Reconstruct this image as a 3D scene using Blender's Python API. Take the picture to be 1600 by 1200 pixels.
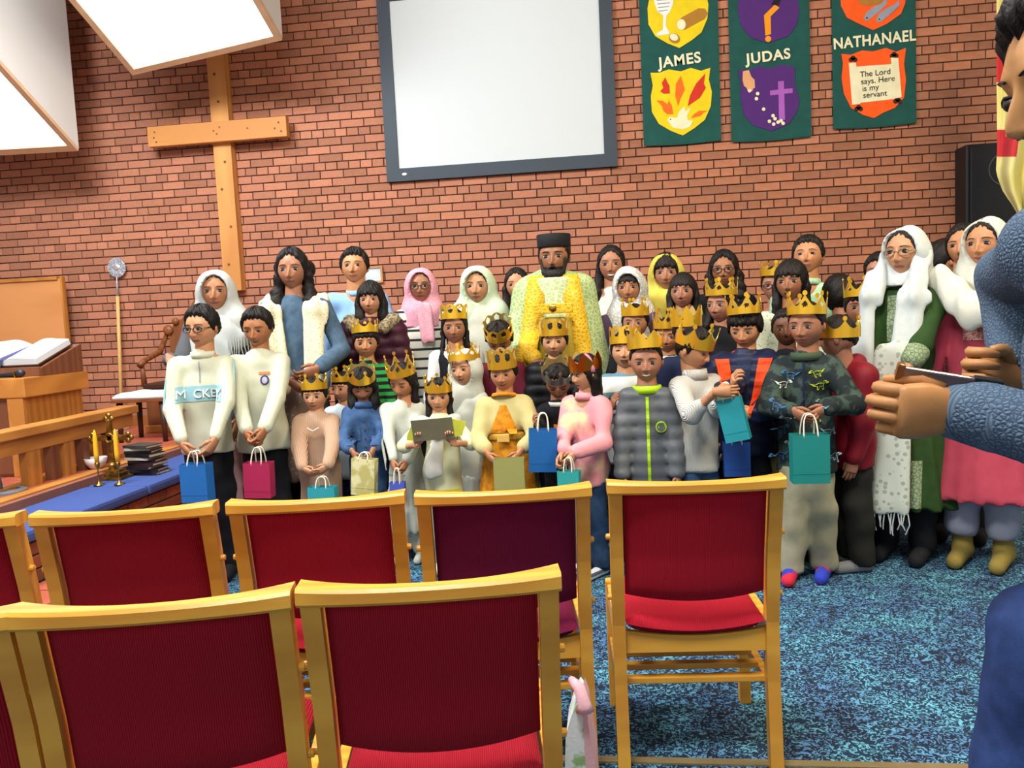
import bpy, bmesh, math, random
import numpy as np
from mathutils import Vector, Matrix
from mathutils.bvhtree import BVHTree
random.seed(7); rng = np.random.RandomState(7)
for o in list(bpy.data.objects): bpy.data.objects.remove(o)
SC = bpy.context.scene; COL = SC.collection
D2R = math.pi/180

# ------------------------------------------------------------------ camera
CAM = np.array([0.0, 0.0, 1.30]); FPX = 1300.0
WALL = 7.647
CR = np.array([0.99091105, 0.12568137, -0.04795298])
CU = np.array([0.03645487, 0.09224114, 0.99506915])
CF = np.array([-0.12948489, 0.98777313, -0.08682106])
cd = bpy.data.cameras.new('camera'); cam = bpy.data.objects.new('camera', cd); COL.objects.link(cam)
cd.sensor_width = 36.0; cd.lens = FPX/1600*36.0; cd.clip_start = 0.05
cam.matrix_world = Matrix([[CR[i], CU[i], -CF[i], CAM[i]] for i in range(3)] + [[0, 0, 0, 1]])
SC.camera = cam
def ray(x, y): return (x-800)/FPX*CR - (y-600)/FPX*CU + CF
def at(x, y, Y):
    d = ray(x, y); return CAM + d*(Y/d[1])
def atz(x, y, z):
    d = ray(x, y); return CAM + d*((z-CAM[2])/d[2])

# ------------------------------------------------------------------ world, lights, exposure
w = bpy.data.worlds.new('world'); SC.world = w; w.use_nodes = True
w.node_tree.nodes['Background'].inputs[0].default_value = (1.0, 0.98, 0.95, 1)
w.node_tree.nodes['Background'].inputs[1].default_value = 0.9
def area(name, loc, target, size, power, color=(1, 1, 1), sy=None):
    l = bpy.data.lights.new(name, 'AREA'); l.energy = power; l.size = size; l.color = color
    if sy: l.shape = 'RECTANGLE'; l.size_y = sy
    o = bpy.data.objects.new(name, l); COL.objects.link(o); o.location = loc
    o.rotation_euler = (Vector(target)-Vector(loc)).to_track_quat('-Z', 'Y').to_euler(); return o
area('added_fill_lamp', (-3.3, 3.4, 4.9), (-2.9, 6.0, 1.2), 1.5, 630, (0.93, 0.97, 1.0))  # added lamp out of view, cool fill for the left side
area('added_fill_lamp', (2.6, 2.6, 4.9), (1.8, 5.0, 1.0), 1.5, 330, (1.0, 0.80, 0.50))  # added lamp out of view, warm fill for the right side
area('added_fill_lamp', (-0.6, 0.8, 4.9), (-0.2, 3.6, 0.6), 1.5, 420, (1.0, 0.97, 0.92))  # added lamp out of view, frontal fill from above the chairs
SC.view_settings.view_transform = 'Standard'; SC.view_settings.look = 'None'
SC.view_settings.gamma = 1.0; SC.view_settings.use_curve_mapping = False
SC.view_settings.exposure = -0.12

# ------------------------------------------------------------------ helpers
def lin(c):
    if isinstance(c, str):
        c = tuple(int(c[i:i+2], 16)/255 for i in (0, 2, 4))
    return tuple((v/12.92 if v <= 0.04045 else ((v+0.055)/1.055)**2.4) for v in c)
def mesh(name, V, F, mat, parent=None, smooth=False, cols=None, mats=None, fm=None, link=True):
    me = bpy.data.meshes.new(name)
    V = np.asarray(V, float)
    me.from_pydata(V.tolist(), [], F if isinstance(F, list) else F.tolist())
    for m in ([mat] if mats is None else mats): me.materials.append(m)
    if fm is not None: me.polygons.foreach_set('material_index', np.asarray(fm, np.int32))
    if smooth: me.polygons.foreach_set('use_smooth', np.ones(len(me.polygons), bool))
    if cols is not None:
        a = me.color_attributes.new('Col', 'FLOAT_COLOR', 'POINT')
        c = np.ones((len(V), 4), np.float32); c[:, :3] = cols
        a.data.foreach_set('color', c.ravel())
    me.update()
    o = bpy.data.objects.new(name, me)
    if link: COL.objects.link(o)
    if parent is not None: o.parent = parent
    return o
def empty(name, loc=(0, 0, 0), rz=0.0):
    o = bpy.data.objects.new(name, None); COL.objects.link(o); o.location = loc; o.rotation_euler = (0, 0, rz)
    o.empty_display_size = 0.1; return o
def tag(o, label, cat, group=None):
    o['label'] = label; o['category'] = cat
    if group: o['group'] = group
    return o
def struct(o, label=None):
    o['kind'] = 'structure'
    if label: o['label'] = label
    return o
def copy_tree(o, parent=None):
    c = o.copy(); COL.objects.link(c); c.parent = parent
    for ch in list(o.children): copy_tree(ch, c)
    return c
class MB:
    def __init__(s): s.V = []; s.F = []
    def add(s, V, F):
        n = len(s.V); s.V += [tuple(map(float, v)) for v in V]; s.F += [tuple(int(i)+n for i in f) for f in F]; return s
    def box(s, lo, hi, M=None):
        x0, y0, z0 = lo; x1, y1, z1 = hi
        V = [(x0, y0, z0), (x1, y0, z0), (x1, y1, z0), (x0, y1, z0), (x0, y0, z1), (x1, y0, z1), (x1, y1, z1), (x0, y1, z1)]
        if M is not None: V = [tuple(M @ Vector(v)) for v in V]
        return s.add(V, [(0, 3, 2, 1), (4, 5, 6, 7), (0, 1, 5, 4), (1, 2, 6, 5), (2, 3, 7, 6), (3, 0, 4, 7)])
    def bbox(s, lo, hi, b=0.006):           # box with bevelled edges
        bm = bmesh.new(); bmesh.ops.create_cube(bm, size=1)
        for v in bm.verts: v.co = Vector([(lo[i]+hi[i])/2+v.co[i]*(hi[i]-lo[i]) for i in range(3)])
        bmesh.ops.bevel(bm, geom=bm.edges[:], offset=b, segments=2, affect='EDGES', profile=0.6)
        bm.verts.index_update(); s.add([v.co for v in bm.verts], [[v.index for v in f.verts] for f in bm.faces]); bm.free(); return s
    def tube(s, pts, r, n=8, caps=True, flat=1.0):
        pts = [np.array(p, float) for p in pts]; m = len(pts)
        rs = r if hasattr(r, '__len__') else [r]*m
        V = []; prev = None
        for i, p in enumerate(pts):
            t = pts[min(i+1, m-1)]-pts[max(i-1, 0)]; t = t/(np.linalg.norm(t)+1e-9)
            if prev is None:
                a = np.array([0, 0, 1.0]) if abs(t[2]) < 0.9 else np.array([1.0, 0, 0])
                u = np.cross(t, a)
            else: u = prev-t*np.dot(prev, t)
            u /= np.linalg.norm(u)+1e-9; prev = u; v = np.cross(t, u)
            for k in range(n):
                an = 2*math.pi*k/n; V.append(p+rs[i]*(math.cos(an)*u+flat*math.sin(an)*v))
        F = [(i*n+k, i*n+(k+1) % n, (i+1)*n+(k+1) % n, (i+1)*n+k) for i in range(m-1) for k in range(n)]
        if caps: F += [tuple(range(n-1, -1, -1)), tuple(range((m-1)*n, m*n))]
        return s.add(V, F)
    def lathe(s, prof, c=(0, 0, 0), n=20):  # prof: list of (r, z)
        V = [(c[0]+r*math.cos(2*math.pi*k/n), c[1]+r*math.sin(2*math.pi*k/n), c[2]+z) for r, z in prof for k in range(n)]
        m = len(prof)
        F = [(i*n+k, i*n+(k+1) % n, (i+1)*n+(k+1) % n, (i+1)*n+k) for i in range(m-1) for k in range(n)]
        F += [tuple(range(n-1, -1, -1)), tuple(range((m-1)*n, m*n))]
        return s.add(V, F)
    def sphere(s, c, r, n=12, m=8):
        rr = r if hasattr(r, '__len__') else (r, r, r)
        V = [(c[0]+rr[0]*math.sin(math.pi*i/m)*math.cos(2*math.pi*k/n), c[1]+rr[1]*math.sin(math.pi*i/m)*math.sin(2*math.pi*k/n), c[2]+rr[2]*math.cos(math.pi*i/m)) for i in range(m+1) for k in range(n)]
        F = [(i*n+k, (i+1)*n+k, (i+1)*n+(k+1) % n, i*n+(k+1) % n) for i in range(m) for k in range(n)]
        return s.add(V, F)
    def prism(s, poly, d, fn=None):         # polygon (x,z) extruded along y from 0 to d
        n = len(poly); a = sum(poly[i][0]*poly[(i+1) % n][1]-poly[(i+1) % n][0]*poly[i][1] for i in range(n))
        if a < 0: poly = poly[::-1]
        V = [(x, 0, z) for x, z in poly]+[(x, d, z) for x, z in poly]
        if fn: V = [fn(v) for v in V]
        F = [tuple(range(n)), tuple(range(2*n-1, n-1, -1))]+[(i+n, (i+1) % n+n, (i+1) % n, i) for i in range(n)]
        return s.add(V, F)
    def build(s, name, mat, parent=None, smooth=False): return mesh(name, s.V, s.F, mat, parent, smooth)

# ------------------------------------------------------------------ materials
MC = {}
def mat(key, col, rough=0.7, col2=None, kind='plain', scale=40.0, bump=0.15, metal=0.0, sheen=0.0, alpha=None, emit=None, vec='Object', str_=(1, 1, 1), amt=0.5, spec=0.4, attr=None, rand=False, trans=0.0, bscale=None, width=0.5):
    if key in MC: return MC[key]
    m = bpy.data.materials.new(key); m.use_nodes = True; nt = m.node_tree; N = nt.nodes; L = nt.links
    B = N['Principled BSDF']
    def inp(k, v):
        if k in B.inputs: B.inputs[k].default_value = v
    c1 = lin(col)+(1,); inp('Base Color', c1); inp('Roughness', rough); inp('Metallic', metal); inp('Specular IOR Level', spec)
    if sheen: inp('Sheen Weight', sheen)
    if trans: inp('Transmission Weight', trans)
    if alpha is not None: inp('Alpha', alpha)
    if emit: inp('Emission Color', c1); inp('Emission Strength', emit)
    MC[key] = m
    tc = N.new('ShaderNodeTexCoord'); mp = N.new('ShaderNodeMapping'); L.new(tc.outputs[vec], mp.inputs[0]); mp.inputs['Scale'].default_value = str_
    V = mp.outputs[0]
    def noise(sc, det=3.0):
        n = N.new('ShaderNodeTexNoise'); n.inputs['Scale'].default_value = sc; n.inputs['Detail'].default_value = det; L.new(V, n.inputs['Vector']); return n.outputs[0]
    def ramp(f, a, b, ca, cb, interp='LINEAR'):
        r = N.new('ShaderNodeValToRGB'); r.color_ramp.interpolation = interp
        r.color_ramp.elements[0].position = a; r.color_ramp.elements[1].position = b
        r.color_ramp.elements[0].color = ca; r.color_ramp.elements[1].color = cb; L.new(f, r.inputs[0]); return r.outputs[0]
    def wave(sc, axis, dist=0.0, prof='SIN'):
        n = N.new('ShaderNodeTexWave'); n.wave_type = 'BANDS'; n.bands_direction = axis; n.wave_profile = prof
        n.inputs['Scale'].default_value = sc; n.inputs['Distortion'].default_value = dist; n.inputs['Detail'].default_value = 2; L.new(V, n.inputs['Vector']); return n.outputs[0] if False else n.outputs[1]
    c2 = lin(col2)+(1,) if col2 else tuple(v*0.72 for v in c1[:3])+(1,)
    h = None; colr = None
    if kind == 'flat': pass
    elif kind == 'plain': colr = ramp(noise(scale*0.25), 0.35, 0.75, c2 if col2 else tuple(v*0.86 for v in c1[:3])+(1,), c1); h = noise(scale*6)
    elif kind == 'wood':
        colr = ramp(wave(scale*0.12, 'Y', 6.0), 0.1, 0.9, c1, c2); h = noise(scale*3)
    elif kind == 'stripe':     # bands across z ; width = share of col2
        colr = ramp(wave(scale, 'Z'), width-0.02, width+0.02, c2, c1); h = noise(300)
    elif kind == 'stripex':
        colr = ramp(wave(scale, 'X'), width-0.02, width+0.02, c2, c1); h = noise(300)
    elif kind == 'rib':
        f = wave(scale, 'X'); colr = ramp(f, 0.1, 0.8, c2, c1); h = f
    elif kind == 'spots':
        n = N.new('ShaderNodeTexVoronoi'); n.inputs['Scale'].default_value = scale; L.new(V, n.inputs['Vector'])
        colr = ramp(n.outputs[0], width-0.04, width+0.04, c2, c1); h = noise(300)
    elif kind == 'blotch':
        colr = ramp(noise(scale, 4), amt-0.05, amt+0.05, c1, c2); h = noise(scale*5)
    elif kind == 'brocade':
        n = N.new('ShaderNodeTexVoronoi'); n.feature = 'DISTANCE_TO_EDGE'; n.inputs['Scale'].default_value = scale; L.new(V, n.inputs['Vector'])
        colr = ramp(n.outputs[0], 0.06, 0.12, c2, c1); h = n.outputs[0]
    elif kind == 'waves':
        f = wave(scale, 'Z', 3.0); colr = ramp(f, 0.2, 0.8, c2, c1); h = f
    if attr:
        a = N.new('ShaderNodeVertexColor'); a.layer_name = attr; colr2 = a.outputs[0]
        if colr is not None and kind != 'plain': pass
        mx = N.new('ShaderNodeMix'); mx.data_type = 'RGBA'; mx.blend_type = 'MULTIPLY'; mx.inputs[0].default_value = 1.0
        nn = ramp(noise(scale), 0.3, 0.7, (0.88, 0.88, 0.88, 1), (1.05, 1.05, 1.05, 1))
        L.new(colr2, mx.inputs[6]); L.new(nn, mx.inputs[7]); colr = mx.outputs[2]
    if rand:
        oi = N.new('ShaderNodeObjectInfo'); r = ramp(oi.outputs['Random'], 0.0, 1.0, (0.72, 0.72, 0.74, 1), (1.12, 1.08, 1.05, 1))
        mx = N.new('ShaderNodeMix'); mx.data_type = 'RGBA'; mx.blend_type = 'MULTIPLY'; mx.inputs[0].default_value = 1.0
        L.new(colr, mx.inputs[6]); L.new(r, mx.inputs[7]); colr = mx.outputs[2]
    if colr is not None and not emit: L.new(colr, B.inputs['Base Color'])
    if h is not None and bump:
        b = N.new('ShaderNodeBump'); b.inputs['Strength'].default_value = bump; b.inputs['Distance'].default_value = 0.01; L.new(h, b.inputs['Height']); L.new(b.outputs[0], B.inputs['Normal'])
    return m
WOOD = mat('beech_wood', 'DBA23C', 0.35, 'C98C30', 'wood', 60, 0.03, str_=(0.3, 1, 1))
# ------------------------------------------------------------------ the room
CARPET = mat('carpet', '0A1B38', 0.95)
def carpet_nodes():
    nt = CARPET.node_tree; N = nt.nodes; L = nt.links; B = N['Principled BSDF']
    for l in list(B.inputs['Base Color'].links): L.remove(l)
    tc = N.new('ShaderNodeTexCoord')
    nz = N.new('ShaderNodeTexNoise'); nz.inputs['Scale'].default_value = 52; nz.inputs['Detail'].default_value = 1.0; nz.inputs['Distortion'].default_value = 2.2; L.new(tc.outputs['Object'], nz.inputs['Vector'])
    r = N.new('ShaderNodeValToRGB'); r.color_ramp.elements[0].position = 0.525; r.color_ramp.elements[1].position = 0.57
    r.color_ramp.elements[0].color = (0, 0, 0, 1); r.color_ramp.elements[1].color = (1, 1, 1, 1); L.new(nz.outputs[0], r.inputs[0])
    big = N.new('ShaderNodeTexNoise'); big.inputs['Scale'].default_value = 5.5; big.inputs['Detail'].default_value = 5; L.new(tc.outputs['Object'], big.inputs['Vector'])
    rb = N.new('ShaderNodeValToRGB'); rb.color_ramp.elements[0].position = 0.42; rb.color_ramp.elements[1].position = 0.66
    rb.color_ramp.elements[0].color = lin('4A7AA6')+(1,); rb.color_ramp.elements[1].color = lin('64AEC4')+(1,); L.new(big.outputs[0], rb.inputs[0])
    rd = N.new('ShaderNodeValToRGB'); rd.color_ramp.elements[0].position = 0.4; rd.color_ramp.elements[1].position = 0.7
    rd.color_ramp.elements[0].color = lin('0A1428')+(1,); rd.color_ramp.elements[1].color = lin('12304C')+(1,); L.new(big.outputs[0], rd.inputs[0])
    mx = N.new('ShaderNodeMix'); mx.data_type = 'RGBA'; L.new(r.outputs[0], mx.inputs[0]); L.new(rd.outputs[0], mx.inputs[6]); L.new(rb.outputs[0], mx.inputs[7])
    L.new(mx.outputs[2], B.inputs['Base Color'])
carpet_nodes()
TILE = mat('red_tile', 'B9624A', 0.45, 'A8543F', 'plain', 20, 0.05)
GROUT = mat('tile_grout', '8E5B4B', 0.9)
MORTAR = mat('mortar', '4A342C', 0.95, '3C2A24')
BRICK = mat('brick', 'B0765A', 0.9, 'A26A4E', 'plain', 60, 0.25, rand=True)
BRICKS = mat('brick_field', 'B0765A', 0.9, 'A26A4E', 'plain', 60, 0.25, attr='Col')
WHITE = mat('white_paint', 'DAD9D4', 0.8, kind='flat')
struct(MB().box((-9, -4, -0.1), (7.5, WALL, 0.0)).build('floor', CARPET), 'blue flecked carpet floor')
DZ = 0.35
struct(MB().box((-9, 2.4, 0.0), (-3.46, WALL, DZ)).box((-3.46, 6.25, 0.0), (4.2, WALL, DZ)).build('dais_floor', GROUT), 'raised dais floor of red tiles')
dais = bpy.data.objects['dais_floor']
# dais tiles: one by one where the photo shows them, between lectern and wall chair
tile_me = MB().bbox((-0.145, -0.145, 0), (0.145, 0.145, 0.008), 0.004).build('tile', TILE, dais); tile_me.location = (-3.66, 7.45, DZ)
spots = [(-3.66-0.3*i, 7.45-0.3*j) for i in range(9) for j in range(11) if not (i == 0 and j == 0)]
for x, y in spots:
    c = tile_me.copy(); COL.objects.link(c); c.location = (x, y, DZ); c.parent = dais
# tile strip at floor level beside the dais
strip = struct(MB().box((-3.05, -1, 0.0), (-2.2, 6.25, 0.006)).build('tile_floor_strip', GROUT), 'strip of red tiles along the dais step')
for j in range(17):
    for i in range(3):
        c = tile_me.copy(); COL.objects.link(c); c.location = (-2.9+0.28*i, 1.6+0.29*j-0.3, 0.006); c.parent = strip; c.scale = (0.93, 0.96, 0.6)
# brick wall : three stretcher courses to one header course
wall = struct(MB().box((-9, WALL+0.012, 0.0), (7.5, WALL+0.25, 5.4)).build('wall_back', MORTAR), 'red brick wall behind the group')
BH, BL, BW, JT = 0.066, 0.2155, 0.1035, 0.009
def brick_mesh(L):
    mb = MB(); b = 0.003
    V = [(-L/2, .02, -BH/2), (L/2, .02, -BH/2), (L/2, .02, BH/2), (-L/2, .02, BH/2), (-L/2+b, 0, -BH/2+b), (L/2-b, 0, -BH/2+b), (L/2-b, 0, BH/2-b), (-L/2+b, 0, BH/2-b), (-L/2, b, -BH/2), (L/2, b, -BH/2), (L/2, b, BH/2), (-L/2, b, BH/2)]
    F = [(4, 5, 6, 7), (8, 9, 5, 4), (9, 10, 6, 5), (10, 11, 7, 6), (11, 8, 4, 7), (0, 1, 9, 8), (1, 2, 10, 9), (2, 3, 11, 10), (3, 0, 8, 11)]
    return V, F
bricks = []
for k in range(-31, 41):
    z = 2.393+0.075*k+0.0375
    if z < 0.02 or z > 5.36: continue
    ph = k % 4
    if ph == 0: pitch, x0, L = 0.1125, 2.29, BW
    elif ph in (1, 3): pitch, x0, L = 0.225, 2.234, BL
    else: pitch, x0, L = 0.225, 2.3465, BL
    for n in range(int((-8.9-x0)/pitch), int((7.4-x0)/pitch)): bricks.append((x0+pitch*(n+0.5), z, L))
def pix(P):
    q = np.asarray(P)-CAM; d = q@CF; return 800+FPX*(q@CR)/d, 600-FPX*(q@CU)/d
def brick_rank(b):
    u, v = pix((b[0], WALL, b[1]))
    hid = not (0 < u < 1550 and 0 < v < 400) or (590 < u < 965 and v < 280) or (995 < u < 1130 and v < 228) or (1135 < u < 1270 and v < 222) or (1298 < u < 1434 and v < 205) or (u > 1505 and v > 220)
    return (1e3 if hid else 0)-b[0]-(0.05 if b[2] > 0.2 else 0)
bricks.sort(key=brick_rank)
proto = {}
for L in (BL, BW):
    V, F = brick_mesh(L); o = mesh('brick', V, F, BRICK, wall, link=False); proto[L] = o.data; bpy.data.objects.remove(o)
for x, z, L in bricks[:300]:
    o = bpy.data.objects.new('brick', proto[L]); COL.objects.link(o); o.parent = wall; o.location = (x, WALL-0.004*random.random(), z)
AV = []; AF = []; AC = []; n = 0
tv = {L: np.array(brick_mesh(L)[0]) for L in (BL, BW)}; tf = np.array(brick_mesh(BL)[1])
for x, z, L in bricks[300:]:
    AV.append(tv[L]+np.array([x, WALL-0.004*random.random(), z])); AF.append(tf+n); n += 12
    c = np.array(lin('B0765A'))*(0.72+0.40*random.random())*np.array([1, 1-0.04*random.random(), 1])
    AC.append(np.tile(c, (12, 1)))
o = mesh('brick_courses', np.concatenate(AV), np.concatenate(AF), BRICKS, wall, cols=np.concatenate(AC)); o['kind'] = 'stuff'
struct(MB().box((-9.2, -4, 0), (-9, WALL, 5.4)).build('wall_left', WHITE)); struct(MB().box((7.5, -4, 0), (7.7, WALL, 5.4)).build('wall_right', WHITE))
struct(MB().box((-9, -4, 5.4), (7.5, WALL, 5.5)).build('ceiling', WHITE))
struct(MB().box((-2.2, 2.285, 0.0), (6, 2.315, 0.006)).build('trim_1', mat('brass_strip', 'B9A77A', 0.35, metal=0.7)), 'thin metal joint strip across the carpet')
struct(MB().box((-9, WALL-0.03, DZ), (-3.4, WALL, DZ+0.1)).build('baseboard_back', mat('base_wood', '9A5D2C', 0.5)), 'wooden skirting at the foot of the wall')
# added luminaires above the hall, out of view, around the fill lamps set at the top
LUM = mat('added_luminaire_glow', 'FFFDF6', 0.5, emit=4.0)
for i, (x, y) in enumerate([(-3.3, 3.4), (2.6, 2.6), (-0.6, 0.8)]):
    e = empty('added_ceiling_light', (x, y, 4.95)); tag(e, ['added square ceiling light out of view above the lectern side', 'added square ceiling light out of view above the speaker side', 'added square ceiling light out of view above the chairs'][i], 'light', 'added ceiling lights out of view over the hall')
    mb = MB()
    for a, b in [((-.85, -.85, 0), (.85, -.78, .45)), ((-.85, .78, 0), (.85, .85, .45)), ((-.85, -.78, 0), (-.78, .78, .45)), ((.78, -.78, 0), (.85, .78, .45))]: mb.box(a, b)
    mb.build('housing', WHITE, e); MB().box((-.78, -.78, .02), (.78, .78, .03)).build('diffuser', LUM, e)
# light wells in view: vertical white sides, sloping glowing panel with a timber lip
LIP = mat('light_lip', 'D9B48C', 0.6); WELL = mat('well_side', 'CFCCC6', 0.85, kind='flat'); GLOW = mat('well_glow', 'F8FBFF', 0.6, emit=3.2)
def light_well(label, A, B, C):
    A, B, C = map(np.array, (A, B, C)); Dd = B+C-A; q = [A, B, Dd, C]; cen = sum(q)/4
    e = empty('light_well', tuple(cen)); tag(e, label, 'light', 'light wells hanging from the ceiling')
    nrm = np.cross(B-A, C-A); nrm /= np.linalg.norm(nrm); nrm = nrm if nrm[2] > 0 else -nrm
    inn = [p+(cen-p)*0.075 for p in q]
    P = [p-cen for p in q]; I = [p-cen for p in inn]
    V = P+I+[p+nrm*0.03 for p in P]+[p+nrm*0.03 for p in I]; F = []
    for i in range(4):
        j = (i+1) % 4; F += [(i, j, 4+j, 4+i), (8+i, 12+i, 12+j, 8+j), (i, 8+i, 8+j, j), (4+i, 4+j, 12+j, 12+i)]
    mesh('timber_lip', V, F, LIP, e)
    V = [p+nrm*0.012 for p in I]+[p+nrm*0.022 for p in I]
    mesh('glowing_panel', V, [(0, 1, 2, 3), (7, 6, 5, 4)]+[(i, 4+i, 4+(i+1) % 4, (i+1) % 4) for i in range(4)], GLOW, e)
    for i in range(4):
        j = (i+1) % 4; a, b = P[i]+nrm*.031, P[j]+nrm*.031; top = 5.39-cen[2]
        inw = lambda p: p*0.985
        V = [a, b, (b[0], b[1], top), (a[0], a[1], top), inw(a), inw(b), (b[0]*.985, b[1]*.985, top), (a[0]*.985, a[1]*.985, top)]
        mesh('side_panel', V, [(0, 1, 2, 3), (7, 6, 5, 4), (0, 4, 5, 1), (1, 5, 6, 2), (2, 6, 7, 3), (3, 7, 4, 0)], WELL, e)
light_well('square light well with glowing panel above the wooden cross', at(207, 118, 6.9), at(441, 63, 6.72), at(207, 118, 6.9)+1.9*(at(107, 0, 6.12)-at(207, 118, 6.9)))
Dp = at(122, 236, 7.0); light_well('square light well with glowing panel above the wooden panel at the far left', Dp, Dp+2.0*(at(0, 243, 7.0)-Dp), Dp+1.9*(at(0, 100, 6.125)-Dp))

# ------------------------------------------------------------------ on the wall
PINE = mat('pine_beam', 'C98F4E', 0.6, 'B67B3E', 'wood', 30, 0.08, str_=(1, 1, 0.15))
PINEH = mat('pine_beam_arm', 'CF9552', 0.6, 'B67B3E', 'wood', 30, 0.08, str_=(0.15, 0.3, 1))
e = empty('wall_cross', (-3.61, WALL-0.05, 1.62)); tag(e, 'large wooden cross mounted on the brick wall', 'cross')
KN = mat('knot', '6B4423', 0.7)
up = MB().bbox((-.088, -.06, 0), (.088, .045, 2.2), .008).build('upright', PINE, e)
arm = MB().bbox((-.685, -.14, 1.37), (.672, -.062, 1.555), .008).build('crossbeam', PINEH, e)
for x, z in [(-.02, .25), (.03, .6), (-.03, .95), (.02, 1.2), (.0, 1.75), (-.02, 2.0)]: MB().lathe([(0.002, 0), (.012, 0), (.012, .003)], n=10).build('knot', KN, up).matrix_world = Matrix.Translation((x, -.062, z)) @ Matrix.Rotation(math.pi/2, 4, 'X')
for x, z in [(-.62, 1.45), (-.61, 1.5), (-.6, 1.41), (-.03, 1.47), (.0, 1.44), (.03, 1.5), (.3, 1.47), (.56, 1.45), (.6, 1.5), (.62, 1.42)]: MB().lathe([(0.002, 0), (.008, 0), (.008, .003)], n=8).build('nail_head', KN, arm).matrix_world = Matrix.Translation((x, -.142, z)) @ Matrix.Rotation(math.pi/2, 4, 'X')
# projector screen
SCRF = mat('screen_frame', '23303C', 0.55, bump=0, kind='flat'); SCRW = mat('screen_fabric', 'C2C8CA', 0.8, bump=0, kind='flat')
e = empty('projector_screen', (-1.01, WALL-0.05, 2.54)); tag(e, 'blank projector screen in a wide black frame', 'screen')
ww, hh_, fb = 1.055, 1.72, 0.115
for nm, poly in [('frame_bottom', [(-ww, 0), (ww, 0), (ww-fb, fb), (-ww+fb, fb)]), ('frame_top', [(-ww, hh_), (-ww+fb, hh_-fb), (ww-fb, hh_-fb), (ww, hh_)]), ('frame_side', [(-ww, 0), (-ww+fb, fb), (-ww+fb, hh_-fb), (-ww, hh_)]), ('frame_side', [(ww, 0), (ww, hh_), (ww-fb, hh_-fb), (ww-fb, fb)])]:
    MB().prism(poly, 0.05).build(nm, SCRF, e)
MB().box((-ww+fb-.01, .02, fb-.01), (ww-fb+.01, .03, hh_-fb+.01)).build('screen_surface', SCRW, e)
MB().lathe([(.001, 0), (.018, 0), (.018, .006), (.012, .009)], n=12).build('maker_badge', mat('badge', 'E8E8E8', 0.3, bump=0), e).matrix_world = Matrix.Translation((-ww+.17, -.001, .06)) @ Matrix.Rotation(math.pi/2, 4, 'X') @ Matrix.Diagonal((1.3, .7, 1, 1))
# picture frame
a = at(568, 443, WALL-.03); b = at(597, 415, WALL-.03)
e = empty('picture_frame', (a[0], WALL-.035, a[2])); tag(e, 'small framed certificate hung on the brick wall behind the tall boy', 'picture')
W_, H_ = b[0]-a[0], b[2]-a[2]
for lo, hi in [((0, 0, 0), (W_, .03, .02)), ((0, 0, H_-.02), (W_, .03, H_)), ((0, 0, .02), (.02, .03, H_-.02)), ((W_-.02, 0, .02), (W_, .03, H_-.02))]: MB().box(lo, hi).build('frame_bar', mat('pic_wood', 'B58350', 0.5), e)
MB().box((.02, .012, .02), (W_-.02, .02, H_-.02)).build('certificate', mat('paper_blue', 'BFD3E6', 0.6), e)
MB().box((.05, .0105, .05), (W_-.05, .0115, H_-.05)).build('print', mat('paper_in', 'DCE6EE', 0.6), e)

# banners
GREEN = mat('banner_green', '16504A', 0.9, '124640', 'plain', 40, 0.2)
YEL = mat('felt_yellow', 'E3C713', 0.9, bump=.08); PUR = mat('felt_purple', '4E2470', 0.9, bump=.08); ORG = mat('felt_orange', 'F25A16', 0.9, bump=.08)
CRM = mat('felt_cream', 'E6E0BC', 0.9, bump=.08); RED = mat('felt_red', 'C8321E', 0.9, bump=.08); FLM = mat('felt_flame', 'EE6A1B', 0.9, bump=.08); BRN = mat('felt_brown', '3A2417', 0.9, bump=.05)
BRD = mat('felt_bread', 'A9762B', 0.9, bump=.08); SKN = mat('felt_skin', 'D8A070', 0.9, bump=.08); LIL = mat('felt_lilac', 'A45BB5', 0.9, bump=.08); AMB = mat('felt_amber', 'F0960F', 0.9, bump=.08); GRY = mat('felt_grey', '8F96A6', 0.9, bump=.08); BLK = mat('felt_black', '15151A', 0.9, bump=.05); WHT = mat('felt_white', 'E8E8E2', 0.9, bump=.05)
BY = WALL-0.03
def bp(x, y): p = at(970+x/3.2, y/3.2, BY); return p[0], p[2]
def appl(name, pts, m, root, lay=1, px=True):
    P = [bp(*q) for q in pts] if px else pts
    o = MB().prism([(x-root.location.x, z-root.location.z) for x, z in P], 0.003).build(name, m, root); o.location.y = -0.003*lay-0.0035; return o
def circ(c, r, ry=None, n=16, rot=0):
    ry = ry or r; cs, sn = math.cos(rot), math.sin(rot)
    return [(c[0]+r*math.cos(2*math.pi*k/n)*cs-ry*math.sin(2*math.pi*k/n)*sn, c[1]+r*math.cos(2*math.pi*k/n)*sn+ry*math.sin(2*math.pi*k/n)*cs) for k in range(n)]
def text_mesh(s, size, bold=0.0, spacing=1.0, align='CENTER', outline=False):
    cu = bpy.data.curves.new('t', 'FONT'); cu.body = s; cu.size = size; cu.align_x = align; cu.offset = bold; cu.space_character = spacing
    o = bpy.data.objects.new('t', cu); COL.objects.link(o)
    dg = bpy.context.evaluated_depsgraph_get(); me = bpy.data.meshes.new_from_object(o.evaluated_get(dg))
    V = np.array([v.co for v in me.vertices]); F = [list(p.vertices) for p in me.polygons]
    bpy.data.objects.remove(o); bpy.data.meshes.remove(me); return V, F
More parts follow.
